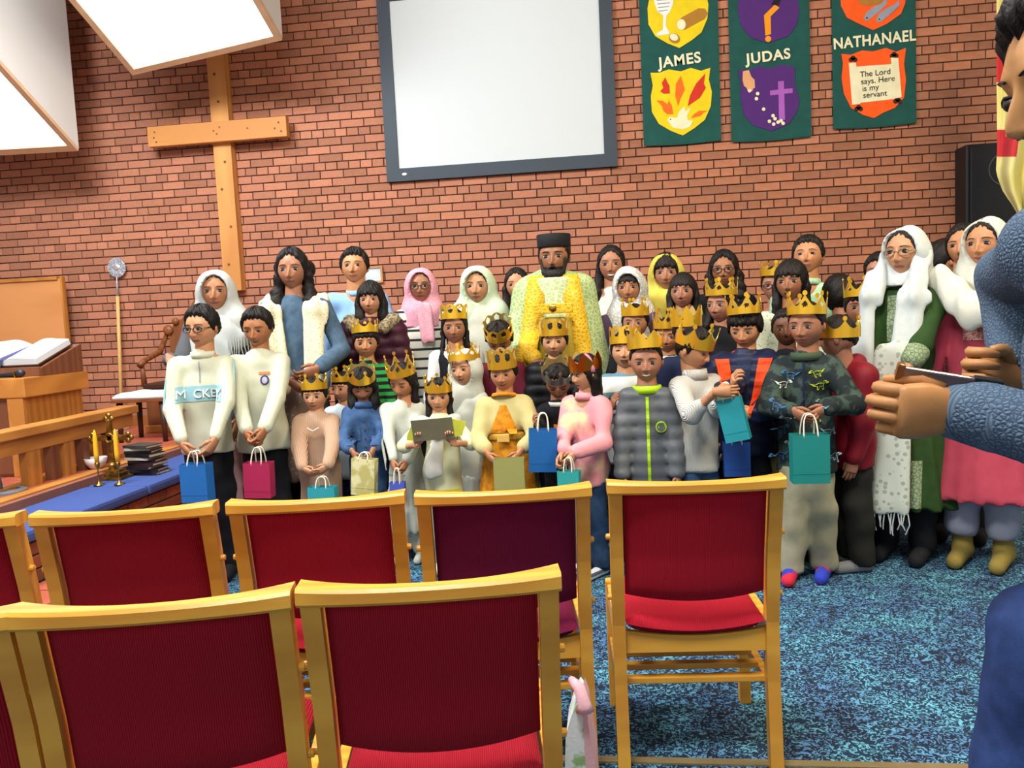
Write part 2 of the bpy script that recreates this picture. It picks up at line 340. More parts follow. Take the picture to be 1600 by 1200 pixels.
def split_parts(V, F):
    par = list(range(len(V)))
    def fd(a):
        while par[a] != a: par[a] = par[par[a]]; a = par[a]
        return a
    for f in F:
        for i in f[1:]: par[fd(i)] = fd(f[0])
    out = {}
    for f in F: out.setdefault(fd(f[0]), []).append(f)
    for fs in out.values():
        ids = sorted({i for f in fs for i in f}); mp = {i: k for k, i in enumerate(ids)}
        yield [V[i] for i in ids], [tuple(mp[i] for i in f) for f in fs]
def wall_text(name, s, px, size, m, root, rot=0.0, lay=1, bold=0.0035, spacing=1.12, align='CENTER', sx=1.0):
    V, F = text_mesh(s, size, bold, spacing, align); x, z = bp(*px); c, sn = math.cos(rot), math.sin(rot)
    P = [(x-root.location.x+(v[0]*sx*c-v[1]*sn), 0, z-root.location.z+(v[0]*sx*sn+v[1]*c)) for v in V]
    for Vc, Fc in split_parts(P, F):
        o = mesh('letter', Vc, Fc, m, root); o.location.y = -0.003*lay-0.006
def banner(label, bl, br):
    a, b = at(*bl, BY), at(*br, BY); x0, x1, z0, z1 = a[0], b[0], min(a[2], b[2])-.0, 4.75
    e = empty('banner', ((x0+x1)/2, BY, z0)); tag(e, label, 'banner', 'felt banners on the brick wall')
    nx, nz = 24, 30; V = []; W2 = (x1-x0)/2
    for side in (0, 1):
        for j in range(nz+1):
            for i in range(nx+1):
                u = i/nx; V.append((-W2+2*W2*u, (0.003*math.sin(u*14+side)*0+0.006*math.sin(u*9.5+x0)*(1-j/nz))*0.0+0.0*side+(0.004 if side else 0.0), (z1-z0)*j/nz-0.012*math.sin(u*math.pi)*(1-j/nz)))
    F = []; o = (nx+1)*(nz+1)
    for j in range(nz):
        for i in range(nx):
            q = j*(nx+1)+i; F += [(q, q+1, q+nx+2, q+nx+1), (o+q+nx+1, o+q+nx+2, o+q+1, o+q)]
    for i in range(nx): F += [(i+1, i, o+i, o+i+1)]
    for j in range(nz): q = j*(nx+1); F += [(q, q+nx+1, o+q+nx+1, o+q), (q+nx+nx+1, q+nx, o+q+nx, o+q+nx+nx+1)]
    mesh('cloth', V, F, GREEN, e)
    MB().tube([(-W2-.02, .002, z1-z0), (W2+.02, .002, z1-z0)], .012).build('hanging_rod', WOOD, e)
    MB().box((-W2, -.0022, .0), (W2, -.0002, .05)).build('hem', GREEN, e)
    return e
sh = [(148, 365), (190, 365), (240, 348), (300, 358), (350, 340), (400, 355), (447, 340), (440, 400), (455, 460), (450, 530), (420, 600), (370, 640), (310, 678), (250, 655), (190, 620), (155, 560), (150, 480), (160, 430)]
shf = lambda dx, dy: [(x+dx, y+dy) for x, y in sh]
e = banner('green felt banner reading JAMES with two yellow shields', (1006, 228), (1127, 218))
appl('shield', shf(0, 0), YEL, e); appl('shield', shf(-17, -437), YEL, e)
wall_text('lettering', 'JAMES', (296, 326), .125, CRM, e, 0.06)
appl('chalice', [(165, -40), (262, -40), (262, 20), (245, 60), (228, 80), (224, 130), (242, 162), (242, 172), (180, 180), (180, 168), (210, 150), (212, 80), (185, 60), (168, 20)], WHT, e, 2)
for q in range(4): appl('chalice_line', [(180+q*3, 2+q*18), (250-q*5, -4+q*18), (250-q*5, 0+q*18), (180+q*3, 6+q*18)], GRY, e, 3)
appl('loaf', [(285, 105), (310, 85), (390, 42), (420, 45), (435, 70), (420, 95), (320, 150), (295, 150)], BRD, e, 2); appl('loaf_end', circ((302, 125), 22, 27), CRM, e, 3)
appl('roll', circ((268, 193), 30, 24, rot=.5), BRD, e, 2); appl('roll_end', circ((265, 188), 22, 17, rot=.5), CRM, e, 3)
for m, P in [(RED, [(222, 388), (205, 415), (212, 440), (197, 458), (215, 470), (245, 468), (243, 430), (232, 410)]), (FLM, [(300, 380), (275, 420), (272, 480), (286, 532), (300, 490), (320, 450), (312, 420)]), (RED, [(422, 368), (375, 420), (345, 480), (334, 532), (395, 490), (425, 440), (415, 420)]), (FLM, [(178, 503), (205, 530), (212, 555), (232, 572), (262, 570), (255, 528), (240, 503), (232, 522), (210, 505)]), (FLM, [(435, 555), (390, 555), (365, 572), (350, 592), (400, 580), (412, 565)])]: appl('flame', P, m, e, 2)
appl('dove', [(230, 600), (245, 585), (280, 592), (290, 560), (320, 530), (320, 558), (350, 540), (330, 580), (335, 602), (362, 605), (345, 635), (310, 648), (260, 640), (242, 615)], CRM, e, 2); appl('dove_eye', circ((248, 598), 3), BLK, e, 3)
e = banner('green felt banner reading JUDAS with two purple shields', (1143, 222), (1268, 210))
appl('shield', [(585, 348), (640, 352), (690, 330), (740, 345), (800, 325), (868, 335), (870, 430), (893, 500), (880, 560), (840, 620), (755, 656), (660, 628), (612, 570), (598, 480), (600, 420)], PUR, e)
appl('shield', [(585, -110), (640, -105), (690, -130), (740, -115), (800, -135), (885, -120), (878, -30), (892, 50), (880, 120), (840, 180), (735, 216), (650, 190), (600, 130), (584, 50), (592, -20)], PUR, e)
wall_text('lettering', 'JUDAS', (738, 306), .12, CRM, e, 0.05)
appl('question_mark_stroke', [(715, 78), (770, 24), (792, 40), (748, 84), (750, 172), (722, 180)], AMB, e, 2); appl('question_mark_dot', circ((736, 196), 15), AMB, e, 2); appl('question_mark_top', [(752, 22), (775, -14), (802, -8), (784, 32)], BLK, e, 3)  # dark top of the question mark in black felt
appl('hand', [(610, 358), (640, 352), (652, 385), (668, 400), (670, 440), (660, 445), (657, 458), (645, 450), (636, 460), (628, 440), (615, 430), (608, 400)], SKN, e, 2)
appl('purple_cross', [(785, 408), (814, 406), (815, 446), (858, 443), (858, 466), (816, 470), (820, 600), (790, 600), (788, 474), (746, 478), (745, 455), (786, 449)], LIL, e, 2)
for q in [(683, 470), (677, 495), (713, 547), (760, 580), (770, 595), (742, 608), (763, 622), (785, 612), (800, 605), (810, 618), (643, 455)]: appl('coin', circ(q, 9, n=12), CRM, e, 3)
e = banner('green felt banner reading NATHANAEL with two orange shields', (1302, 200), (1432, 192))
appl('shield', [(1102, 270), (1150, 275), (1205, 253), (1260, 258), (1325, 240), (1375, 260), (1425, 240), (1415, 320), (1425, 400), (1415, 490), (1370, 540), (1310, 565), (1265, 592), (1210, 575), (1150, 540), (1115, 470), (1103, 390), (1110, 320)], ORG, e)
appl('shield', [(1095, -165), (1205, -185), (1325, -195), (1425, -195), (1415, -110), (1427, -40), (1420, 20), (1400, 70), (1330, 120), (1262, 152), (1200, 125), (1130, 90), (1100, 30), (1095, -60)], ORG, e)
wall_text('lettering', 'NATHANAEL', (1266, 225), .125, CRM, e, 0.025, spacing=1.08, sx=.86)
appl('basket', [(1180, -20), (1300, -30), (1310, 10), (1280, 25), (1215, 30), (1190, 15)], BRD, e, 2)
for dx, dy in ((0, 0), (62, 8)): appl('fish', [(1213+dx, 95+dy), (1225+dx, 65+dy), (1265+dx, 35+dy), (1300+dx, 20+dy), (1325+dx, -5+dy), (1330+dx, 20+dy), (1320+dx, 30+dy), (1290+dx, 60+dy), (1240+dx, 100+dy), (1222+dx, 107+dy)], GRY, e, 2+dx//62); appl('fish_eye', circ((1228+dx, 92+dy), 4, n=8), BLK, e, 5)
appl('scroll_sheet', [(1170, 335), (1352, 322), (1368, 496), (1190, 516)], CRM, e, 2); appl('scroll_roll', [(1138, 318), (1174, 315), (1196, 521), (1155, 526)], CRM, e, 3); appl('scroll_roll', [(1348, 290), (1385, 292), (1402, 488), (1364, 494)], CRM, e, 3)
for q in [(1160, 297), (1365, 278), (1188, 543), (1382, 505)]:
    for dx, dy in ((-10, 3), (10, 3), (0, -6)): appl('scroll_knob', circ((q[0]+dx, q[1]+dy), 12, n=10), BRN, e, 2)
for s, q in [('The Lord', (1193, 388)), ('says. Here', (1198, 424)), ('is my', (1204, 458)), ('servant', (1209, 492))]: wall_text('lettering', s, q, .066, BLK, e, 0.03, 3, 0.0, 1.0, 'LEFT')
# loudspeaker, shelf and flag
SPK = mat('speaker_black', '17171A', 0.5, bump=.1); SPG = mat('speaker_grille', '101013', 0.6, 'spots', 'plain', 200, 0.3) if False else mat('speaker_grille', '1B1B1F', 0.55, '101012', 'spots', 160, 0.3)
a = at(1510, 225, WALL-.3); b = at(1605, 365, WALL-.3)
e = empty('loudspeaker', (a[0]+.42, WALL-.25, b[2])); tag(e, 'large black loudspeaker on the brick wall beside the flag', 'loudspeaker')
hS = a[2]-b[2]; MB().bbox((-.42, -.03, 0), (.42, .2, hS), .02).build('cabinet', SPK, e); MB().bbox((-.39, -.055, .03), (.39, -.032, hS-.03), .008).build('grille', SPG, e)
mb = MB(); mb.tube([(.13*math.cos(t)-.12, -.057, .13*math.sin(t)+hS-.22) for t in np.linspace(0, 6.283, 28)], .004, 5); mb.build('driver_ring', mat('chrome', '8A8A8E', 0.3, metal=.9), e)
MB().box((-.1, .2, hS*.5-.05), (.1, .245, hS*.5+.05)).build('wall_bracket', SPK, e)
a = at(1468, 380, WALL-.18); e = empty('wall_shelf', (a[0]+.12, WALL-.13, a[2])); tag(e, 'small dark shelf on the brick wall behind the veiled women', 'shelf')
MB().bbox((-.12, -.12, -.02), (.3, .125, .02), .004).build('board', mat('dark_shelf', '2A1C18', .5), e); MB().prism([(0, -.02), (.03, -.02), (.03, -.12), (0, -.05)], .1).build('bracket', mat('dark_shelf', '2A1C18'), e)
FLC = mat('flag_cream', 'DDD79A', .85, 'CFC77C', 'plain', 20, .1); FLR = mat('flag_red', 'C4323A', .85)
e = empty('flag', tuple(at(1585, 345, 6.4))); tag(e, 'cream flag with red bands hanging from a slanted pole', 'flag')
o0 = np.array(e.location); V = []; F = []; FM = []; nx, nz = 18, 36
lft = [(0, 1557), (130, 1557), (230, 1558), (270, 1556), (300, 1567), (325, 1585), (340, 1592)]
for j in range(nz+1):
    v = -40+380*j/nz
    xl = np.interp(v, [q[0] for q in lft], [q[1] for q in lft])
    for i in range(nx+1):
        u = i/nx; xr = 1648-max(0, v-200)*.3; P = at(xl+(xr-xl)*u, v, 6.4+.10*math.sin(u*11+v*.004)); V.append(P-o0)
for j in range(nz):
    for i in range(nx):
        q = j*(nx+1)+i; F.append((q, q+1, q+nx+2, q+nx+1)); v = -40+380*(j+.5)/nz; u = (i+.5)/nx
        FM.append(1 if (62+60*u < v < 132-40*u and u < .28) or (203+30*u < v < 250-20*u and u < .38) else 0)
o = mesh('flag_cloth', V, F, None, e, True, mats=[FLC, FLR], fm=FM); md = o.modifiers.new('s', 'SOLIDIFY'); md.thickness = .004
p1 = at(1556, -60, 6.45)-o0; p2 = at(1690, 230, 6.35)-o0
MB().tube([p1, (p1+p2)/2, p2], .016, 10).build('flag_pole', WOOD, e)
pb = (p2[0], p2[1], -o0[2]+.0); MB().tube([p2, (p2[0], p2[1], -o0[2]+DZ+.08)], .02, 10).lathe([(.18, 0), (.18, .03), (.05, .06), (.03, .1)], (p2[0], p2[1], -o0[2]+.001+DZ*1.0), 20).build('flag_stand', WOOD, e)
# ------------------------------------------------------------------ dais furniture
OAK = mat('oak', 'B97A35', 0.5, 'A56A2B', 'wood', 40, 0.05, str_=(1, 1, 0.12)); OAKH = mat('oak_flat', 'C08138', 0.5, 'AC7030', 'wood', 40, 0.05, str_=(1, 0.12, 1))
OAKD = mat('oak_dark', '7A4A2E', 0.55, '6B3E26', 'wood', 40, 0.05, str_=(1, 1, .12)); DKW = mat('dark_wood', '4A2A18', 0.5, '3A2012', 'wood', 40, .05)
KBLUE = mat('kneeler_blue', '40589A', 0.95, '384E8A', 'plain', 400, .3)
LOWB = mat('step_brick', '8A5238', 0.9, '7A452E', 'plain', 50, .2, rand=True)
# kneeler plinth of bricks and cushions
kp = struct(MB().box((-3.44, 2.4, 0), (-3.075, 6.25, .235)).build('step_wall', MORTAR), 'low brick step wall under the blue kneelers')
V, F = brick_mesh(BL); R = np.array([[0, -1, 0], [1, 0, 0], [0, 0, 1]]); bo = mesh('brick', np.array(V)@R.T, F, LOWB, kp); bo.location = (-3.062, 2.6, .04)
for c in range(3):
    for k in range(17):
        if c == 0 and k == 0: continue
        q = bo.copy(); COL.objects.link(q); q.parent = kp; q.location = (-3.062, 2.6+.225*k+(.1125 if c == 1 else 0)-(.0 if c else 0), .04+.075*c)
for y0, y1, lb in [(2.45, 4.93, 'long blue kneeler cushion beside the nearest chairs'), (4.94, 6.2, 'blue kneeler cushion carrying the brass cross and candles')]:
    o = MB().bbox((-3.5, y0, .235), (-3.03, y1, .3), .02).build('kneeler_cushion', KBLUE, smooth=False); tag(o, lb, 'cushion', 'blue kneeler cushions')
struct(MB().bbox((-3.60, 2.45, DZ-.12), (-3.505, 6.2, DZ+.012), .004).build('trim_2', OAKH), 'timber nosing behind the kneeler')
# communion rail
e = empty('communion_rail', (-3.68, 4.3, DZ)); tag(e, 'wooden communion rail with upright boards behind the blue kneeler', 'rail')
MB().bbox((-.075, -1.9, .33), (.075, 1.52, .385), .006).build('handrail', OAKH, e); MB().bbox((-.035, -1.88, .23), (.035, 1.5, .328), .004).build('beam', OAKH, e)
for y, w_, m in [(-1.5, .12, OAK), (-.9, .1, OAK), (-.2, .12, OAK), (.42, .12, OAK), (.62, .08, OAKD), (.76, .1, OAK), (.93, .07, OAKD), (1.06, .09, OAK), (1.2, .07, OAKD)]:
    MB().bbox((-.03, y-w_/2, .0), (.03, y+w_/2, .232), .004).build('upright', m, e)
MB().bbox((-.09, -1.88, -.0), (-.035, 1.5, .03), .004).build('bottom_board', OAKH, e)
tag(MB().bbox((-3.73, 3.95, .7355), (-3.63, 4.35, .752), .003).build('hymn_sheet', mat('paper_green', 'C9CDA0', .7)), 'thin pale green booklet lying on the communion rail', 'booklet')
# lectern
e = empty('lectern', (-4.35, 5.32, DZ+.008)); tag(e, 'pale wooden lectern with an overhanging top behind the rail', 'lectern')
hL = .66-.0
MB().bbox((-.44, -.29, 0), (.43, .31, hL-.13), .004).build('body', OAK, e); MB().bbox((-.5, -.33, hL-.13), (.47, .34, hL), .006).build('top', OAKH, e)
MB().bbox((.33, -.325, 0), (.445, -.29, hL-.13), .003).build('corner_post', OAKH, e); MB().bbox((-.46, -.325, 0), (-.36, -.29, hL-.13), .003).build('corner_post', OAKH, e); MB().bbox((-.355, -.31, .02), (.325, -.292, hL-.15), .003).build('front_panel', OAKD, e)
tz = DZ+.008+hL
e = empty('book_stand', (-4.28, 5.36, tz)); tag(e, 'wedge shaped wooden book stand on the lectern', 'stand')
o = MB(); o.add([(-.4, -.2, 0), (.4, -.2, 0), (.4, .25, 0), (-.4, .25, 0), (-.4, -.2, .05), (.4, -.2, .05), (.4, .25, .2), (-.4, .25, .2)], [(0, 3, 2, 1), (4, 5, 6, 7), (0, 1, 5, 4), (1, 2, 6, 5), (2, 3, 7, 6), (3, 0, 4, 7)]); o.build('wedge', OAKD, e); MB().bbox((-.4, -.215, 0), (.4, -.2, .065), .003).build('ledge', OAKD, e)
sl = math.atan2(.15, .45); e = empty('open_bible', (-4.20, 5.36, tz+.13)); tag(e, 'large open bible with a purple ribbon on the book stand', 'book'); e.rotation_euler = (sl, 0, 0)
PG = mat('page_white', 'E4E9EC', .7, 'D6DEE4', 'stripe', 30, .0, width=.2); PGE = mat('page_edge', 'D9CDA8', .8)
MB().bbox((-.30, -.2, .0), (.30, .2, .012), .003).build('cover', DKW, e)
for s in (-1, 1):
    V = []; n = 12
    for z in (0, 1):
        for i in range(n+1):
            u = i/n; h = .012+(.055*math.sin(min(1, u*1.6)*math.pi*.62)*(1-.35*u)+.006 if z else 0)
            for yy in (-.19, .19): V.append((s*u*.29, yy, h))
    F = []
    for i in range(n):
        a = 2*i; b = 2*(n+1)+2*i; F += [(b, b+2, b+3, b+1), (a, a+1, a+3, a+2), (a, a+2, b+2, b), (a+1, b+1, b+3, a+3)]
    F += [(2*n, 2*n+1, 4*n+3, 4*n+2)]; mesh('page_block', V, F, PG, e)
for x, c in [(.02, '4B3FA0'), (.05, '2E3A50')]: MB().add([(x, .19, .03), (x+.035, .19, .03), (x+.0, -.19, .052), (x-.035, -.19, .052), (x-.05, -.235, .0), (x-.015, -.235, .0)], [(0, 1, 2, 3), (3, 2, 5, 4)]).build('ribbon', mat('ribbon'+c, c, .5), e)
MB().add([(-.03, -.185, .056), (.0, -.185, .056), (-.02, -.235, .0), (-.06, -.235, .0), (-.06, -.24, -.06), (-.02, -.24, -.06)], [(0, 1, 2, 3), (3, 2, 5, 4)]).build('ribbon', mat('ribbon_pink', 'D9304F', .5), e)
e = empty('microphone', (-3.98, 5.06, tz+.03)); tag(e, 'black handheld microphone lying on the lectern edge', 'microphone')
MB().tube([(-.16, 0, -.012), (.0, 0, -.008)], [.014, .019], 10).build('handle', BLK, e, True); MB().sphere((.025, 0, 0), (.034, .028, .028)).build('grille_ball', mat('mic_ball', '3A3C40', .4, metal=.6), e, True); MB().tube([(-.005, 0, -.007), (.003, 0, -.006)], .026, 12).build('collar_ring', mat('brass', 'B08A3A', .3, metal=1, bump=0), e)
for k, (c, dx) in enumerate([('D8D4C6', 0), ('7A2434', .02), ('20242C', .05)]):
    pass
o = MB().bbox((-4.6, 4.995, tz), (-4.12, 5.14, tz+.012), .002).build('notebook', mat('paper_stack', 'D8D4C6', .8)); tag(o, 'pale sheets lying on the front of the lectern', 'paper')
o = MB().bbox((-4.58, 5.0, tz+.0125), (-4.18, 5.13, tz+.03), .003).build('notebook', mat('nb_red', '8A2438', .6)); tag(o, 'dark red notebook on the lectern under the bible', 'notebook')
# wooden panel by the wall
a = at(97, 433, 7.45); e = empty('wood_screen', (a[0]-1.0, 7.45, DZ+.008)); tag(e, 'tall plain wooden panel standing by the wall at far left', 'panel')
zt = a[2]-DZ; MB().box((-1.0, 0, 0), (.98, .03, zt-.02)).build('board', mat('ply', 'C98B52', .5, 'BF8048', 'wood', 30, .03, str_=(.2, 1, 1)), e)
for lo, hi in [((.98, -.01, 0), (1.0, .04, zt)), ((-1.0, -.02, zt-.03), (.955, .05, zt)), ((-1.04, -.02, 0), (-1.0, .05, zt))]: MB().box(lo, hi).build('edge_strip', OAK, e)
# liturgical fan on a pole
b = atz(191, 668, DZ+.008); t = at(182, 418, b[1]+.12)
e = empty('processional_fan', tuple(b)); tag(e, 'silver disc fan on a tall wooden pole leaning on the wall', 'fan')
tp = t-b; SIL = mat('silver', 'C9CDD4', .35, '8A8F9A', 'spots', 90, .4, metal=.6)
MB().tube([(0, 0, 0), tp*.5, tp*.82], .017, 10).build('pole', mat('pole_wood', 'D6AE6A', .5), e, True); MB().tube([tp*.82, tp*.95], [.012, .006], 8).build('ferrule', SIL, e, True)
pf = []
for k in range(48): rr = .098 if k % 2 else .088; pf.append((rr*math.cos(2*math.pi*k/48), rr*math.sin(2*math.pi*k/48)))
d = MB().prism(pf, .012).build('disc', SIL, e); d.location = tp
for k in range(10): q = MB().lathe([(.001, 0), (.014, 0), (.012, .005)], n=8).build('boss', mat('silver_hi', 'E4E6EA', .25, metal=.8, bump=0), d); q.rotation_euler = (math.pi/2, 0, 0); q.location = (.066*math.cos(k*.628), -.001, .066*math.sin(k*.628))
q = MB().lathe([(.001, 0), (.035, 0), (.028, .006), (.02, .01)], n=14).build('centre_boss', mat('silver_hi', 'E4E6EA'), d); q.rotation_euler = (math.pi/2, 0, 0); q.location = (0, -.001, 0)
# white box, throne, stool with cloth, bowl
a = atz(134, 676, DZ+.008); tag(MB().bbox((a[0], a[1], DZ+.008), (a[0]+.32, a[1]+.2, DZ+.1), .01).build('floor_cushion', WHITE), 'flat white box on the dais floor beside the pole foot', 'box')
e = empty('carved_chair', (-3.95, 7.3, DZ+.008)); tag(e, 'carved dark wooden armchair against the wall behind the veiled woman', 'chair')
TH = mat('throne_wood', '7E4A26', .45, '6A3B1D', 'wood', 40, .05, str_=(1, 1, .15))
MB().bbox((-.34, -.3, .0), (.34, .25, .07), .008).build('plinth', OAKH, e); MB().bbox((-.32, -.28, .07), (.32, .22, .4), .006).build('seat_box', TH, e); MB().bbox((-.33, -.3, .4), (.33, .22, .45), .012).build('seat', DKW, e)
MB().prism([(-.3, .45), (.3, .45), (.3, .85), (.24, 1.0), (.16, 1.02), (.0, 1.22), (-.16, 1.02), (-.24, 1.0), (-.3, .85)], .05).build('backrest', TH, e).location = (0, .17, 0)
for s in (-1, 1):
    MB().tube([(s*.33, .2, .9), (s*.34, .05, .72), (s*.34, -.2, .66), (s*.34, -.3, .62)], [.02, .028, .026, .03], 8).build('armrest', TH, e, True); MB().tube([(s*.33, -.27, .42), (s*.34, -.26, .64)], [.025, .02], 8).build('arm_post', TH, e, True)
    for z, r in [(.92, .05), (1.0, .035)]: MB().sphere((s*(.3 if z < .95 else .22), .16, z), (r, .03, r)).build('carved_scroll', TH, e, True)
a = atz(224, 690, DZ+.008); sx, sy = a[0]+.02, a[1]+.12; zt = at(215, 622, sy-.1)[2]-DZ-.008
e = empty('stool', (sx, sy, DZ+.008)); tag(e, 'dark wooden stool holding a folded white cloth', 'stool')
MB().bbox((-.24, -.19, zt-.03), (.24, .19, zt), .006).build('seat', TH, e)
for qx in (-.2, .2):
    for qy in (-.15, .15): MB().tube([(qx, qy, 0), (qx*.95, qy*.95, zt-.03)], [.02, .026], 8).build('leg', DKW, e, True)
def cloth_slab(w, d, h, seed):
    V = []; n = 14
    for s in (0, 1):
        for j in range(n+1):
            for i in range(n+1):
                u, v = i/n*2-1, j/n*2-1; ed = max(abs(u), abs(v))
                z = (h*(1-ed**8*.6)+.006*math.sin(u*5+seed)*math.cos(v*4))*s
                V.append((u*w*(1+.03*math.sin(v*6)), v*d*(1+.03*math.sin(u*5)), z))
    F = []; o = (n+1)**2
    for j in range(n):
        for i in range(n): q = j*(n+1)+i; F += [(o+q, o+q+1, o+q+n+2, o+q+n+1), (q+n+1, q+n+2, q+1, q)]
    for i in range(n):
        F += [(i, i+1, o+i+1, o+i), (n*(n+1)+i+1, n*(n+1)+i, o+n*(n+1)+i, o+n*(n+1)+i+1), ((i+1)*(n+1), i*(n+1), o+i*(n+1), o+(i+1)*(n+1)), (i*(n+1)+n, (i+1)*(n+1)+n, o+(i+1)*(n+1)+n, o+i*(n+1)+n)]
    return V, F
V, F = cloth_slab(.23, .17, .05, 1); o = mesh('folded_cloth', V, F, mat('linen', 'E8ECF2', .9), smooth=True); o.location = (sx, sy, DZ+.008+zt); tag(o, 'folded white linen cloth on the dark stool', 'cloth')
a = atz(138, 738, DZ+.008)+np.array([-.02, .12, 0]); o = MB().lathe([(.03, 0), (.04, .005), (.065, .04), (.075, .08), (.070, .08), (.06, .04), (.04, .012), (.001, .01)], n=20).build('bowl', mat('bowl_white', 'D8CFCC', .3), smooth=True); o.location = a; tag(o, 'small pale bowl on the dais behind the brass cross', 'bowl')
# microphone stand
a = atz(14, 775, DZ+.008)+np.array([-.13, .1, 0]); e = empty('microphone_stand', tuple(a)); tag(e, 'grey metal stand with round foot behind the rail at far left', 'stand')
MB().lathe([(.14, 0), (.14, .012), (.11, .022), (.105, .012), (.105, 0)], n=24).build('foot_ring', mat('grey_metal', '8C939C', .4, metal=.5), e); MB().tube([(0, 0, .02), (-.03, 0, .3), (-.06, .02, .6)], .013, 10).build('pole', mat('grey_metal', '8C939C'), e, True); MB().box((-.13, -.012, .004), (.13, .012, .016)).box((-.012, -.13, .004), (.012, .13, .016)).build('foot_spokes', mat('grey_metal', '8C939C'), e)
# brass cross
BR = mat('brass_old', 'A9803A', .32, '7A5A26', 'blotch', 25, .15, metal=.85)
e = empty('altar_cross', tuple(atz(178, 748, .3))); tag(e, 'ornate brass standing cross on the blue kneeler', 'cross')
MB().bbox((-.1, -.075, 0), (.1, .075, .02), .004).build('base_step', BR, e); MB().bbox((-.075, -.055, .02), (.075, .055, .045), .004).build('base_step', BR, e); MB().bbox((-.055, -.042, .045), (.055, .042, .065), .004).build('base_step', BR, e)
MB().lathe([(.03, .065), (.022, .075), (.034, .09), (.034, .1), (.018, .115)], n=14).build('knop', BR, e, True)
cr = MB().bbox((-.018, -.012, .1), (.018, .012, .40), .004).bbox((-.125, -.012, .262), (.125, .012, .298), .004).build('cross_bars', BR, e)
for x, z in [(-.13, .28), (.13, .28), (0, .41)]:
    for dx, dz in ((-.02, 0), (.02, 0), (0, .022), (0, -.02)): MB().sphere((x+dx, 0, z+dz), (.02, .012, .02), 10, 6).build('trefoil_lobe', BR, e, True)
mb = MB(); mb.tube([(.03*math.cos(t), -.013, .28+.03*math.sin(t)) for t in np.linspace(0, 6.283, 20)], .006, 6); mb.build('centre_ring', BR, e, True)
CY = mat('candle_yellow', 'F0B90E', .5, 'E0A608', bump=0, sheen=.1); BRS = mat('brass_bright', 'C9A24A', .25, metal=1, bump=0)
for pxq, lb in [((155, 758), 'yellow candle in brass holder left of the brass cross'), ((187, 757), 'yellow candle in brass holder right of the brass cross')]:
    e = empty('candlestick', tuple(atz(pxq[0], pxq[1], .3))); tag(e, lb, 'candle', 'yellow candles on the kneeler')
    MB().lathe([(.035, 0), (.035, .004), (.012, .014), (.004, .03), (.004, .11), (.014, .12), (.017, .145), (.013, .15)], n=16).build('holder', BRS, e, True)
    c = MB().lathe([(.0135, .147), (.0155, .2), (.014, .31), (.007, .355), (.002, .365)], n=12).build('candle', CY, e, True); MB().tube([(0, 0, .364), (.001, 0, .372)], .0012, 5).build('wick', BLK, c)
# book stack
bx = atz(224, 742, .3)+np.array([.02, .04, 0]); zz = .3
cols = [('2A1418', 'deep maroon'), ('141318', 'black'), ('1C1A20', 'black'), ('3A1A1C', 'dark red'), ('17161A', 'black'), ('D4D4C8', 'pale grey'), ('121216', 'black'), ('14141A', 'black'), ('B9BDAE', 'grey green'), ('3A3A34', 'dark olive')]
th = [.024, .02, .022, .022, .02, .018, .026, .02, .018, .02]
for i, (c, nm) in enumerate(cols):
    e = empty('hymn_book', (bx[0]+.012*math.sin(i*2.3)-.004*i, bx[1]+.01*math.cos(i*1.7), zz), .16*math.sin(i*1.9)-.1)
    od = ['bottom', 'second', 'third', 'fourth', 'fifth', 'sixth', 'seventh', 'eighth', 'ninth', 'topmost'][i]
    tag(e, f'{nm} book, {od}'+('' if i in (0, 9) else ' from the bottom')+' of the stack on the kneeler', 'book', 'books stacked on the kneeler')
    t_ = th[i]; cm = mat('book'+c, c, .5); L_, D_ = .105-.006*(i % 3), .075
    mb = MB().box((-L_, -D_, 0), (L_, D_, .004)).box((-L_, -D_, t_-.004), (L_, D_, t_)).box((-L_, -D_, .004), (L_, -D_+.004, t_-.004)); mb.build('cover', cm, e)
    MB().box((-L_+.004, -D_+.004, .004), (L_-.003, D_-.003, t_-.004)).build('page_block', PGE, e); zz += t_
# ------------------------------------------------------------------ chairs
CW = .463
def rail_mesh():
    V = []; F = []; n = 24
    for i in range(n+1):
        u = i/n*2-1; x = u*CW/2
        dep = .034+.030*abs(u)**2.2; bow = -.018*(1-u*u)          # deeper at the ends, slightly bowed
        zt = .030+.004*(abs(u)**3); e_ = .006
        yb, yf = bow, bow+dep
        V += [(x, yb, e_), (x, yb+e_, 0), (x, yf-e_, 0), (x, yf, e_), (x, yf, zt-e_), (x, yf-e_, zt), (x, yb+e_, zt), (x, yb, zt-e_)]
    for i in range(n):
        for k in range(8): a = i*8; F.append((a+k, a+8+k, a+8+(k+1) % 8, a+(k+1) % 8))
    F += [tuple(range(8)), tuple(range(n*8+7, n*8-1, -1))]
    return V, F
def cushion(nx, nz, fn, th):
    V = []; F = []
    for s in (0, 1):
        for j in range(nz+1):
            for i in range(nx+1):
                u, v = i/nx*2-1, j/nz*2-1
                b = (max(0, 1-abs(u)**8)*max(0, 1-abs(v)**8))**.5
                P, Nn = fn(u, v); P = np.array(P); V.append(P+np.array(Nn)*(th*b*(.5 if s else -.5)))
    o = (nx+1)*(nz+1)
    for j in range(nz):
        for i in range(nx): q = j*(nx+1)+i; F += [(q, q+1, q+nx+2, q+nx+1), (o+q+nx+1, o+q+nx+2, o+q+1, o+q)]
    return V, F
SC_ = 0.84
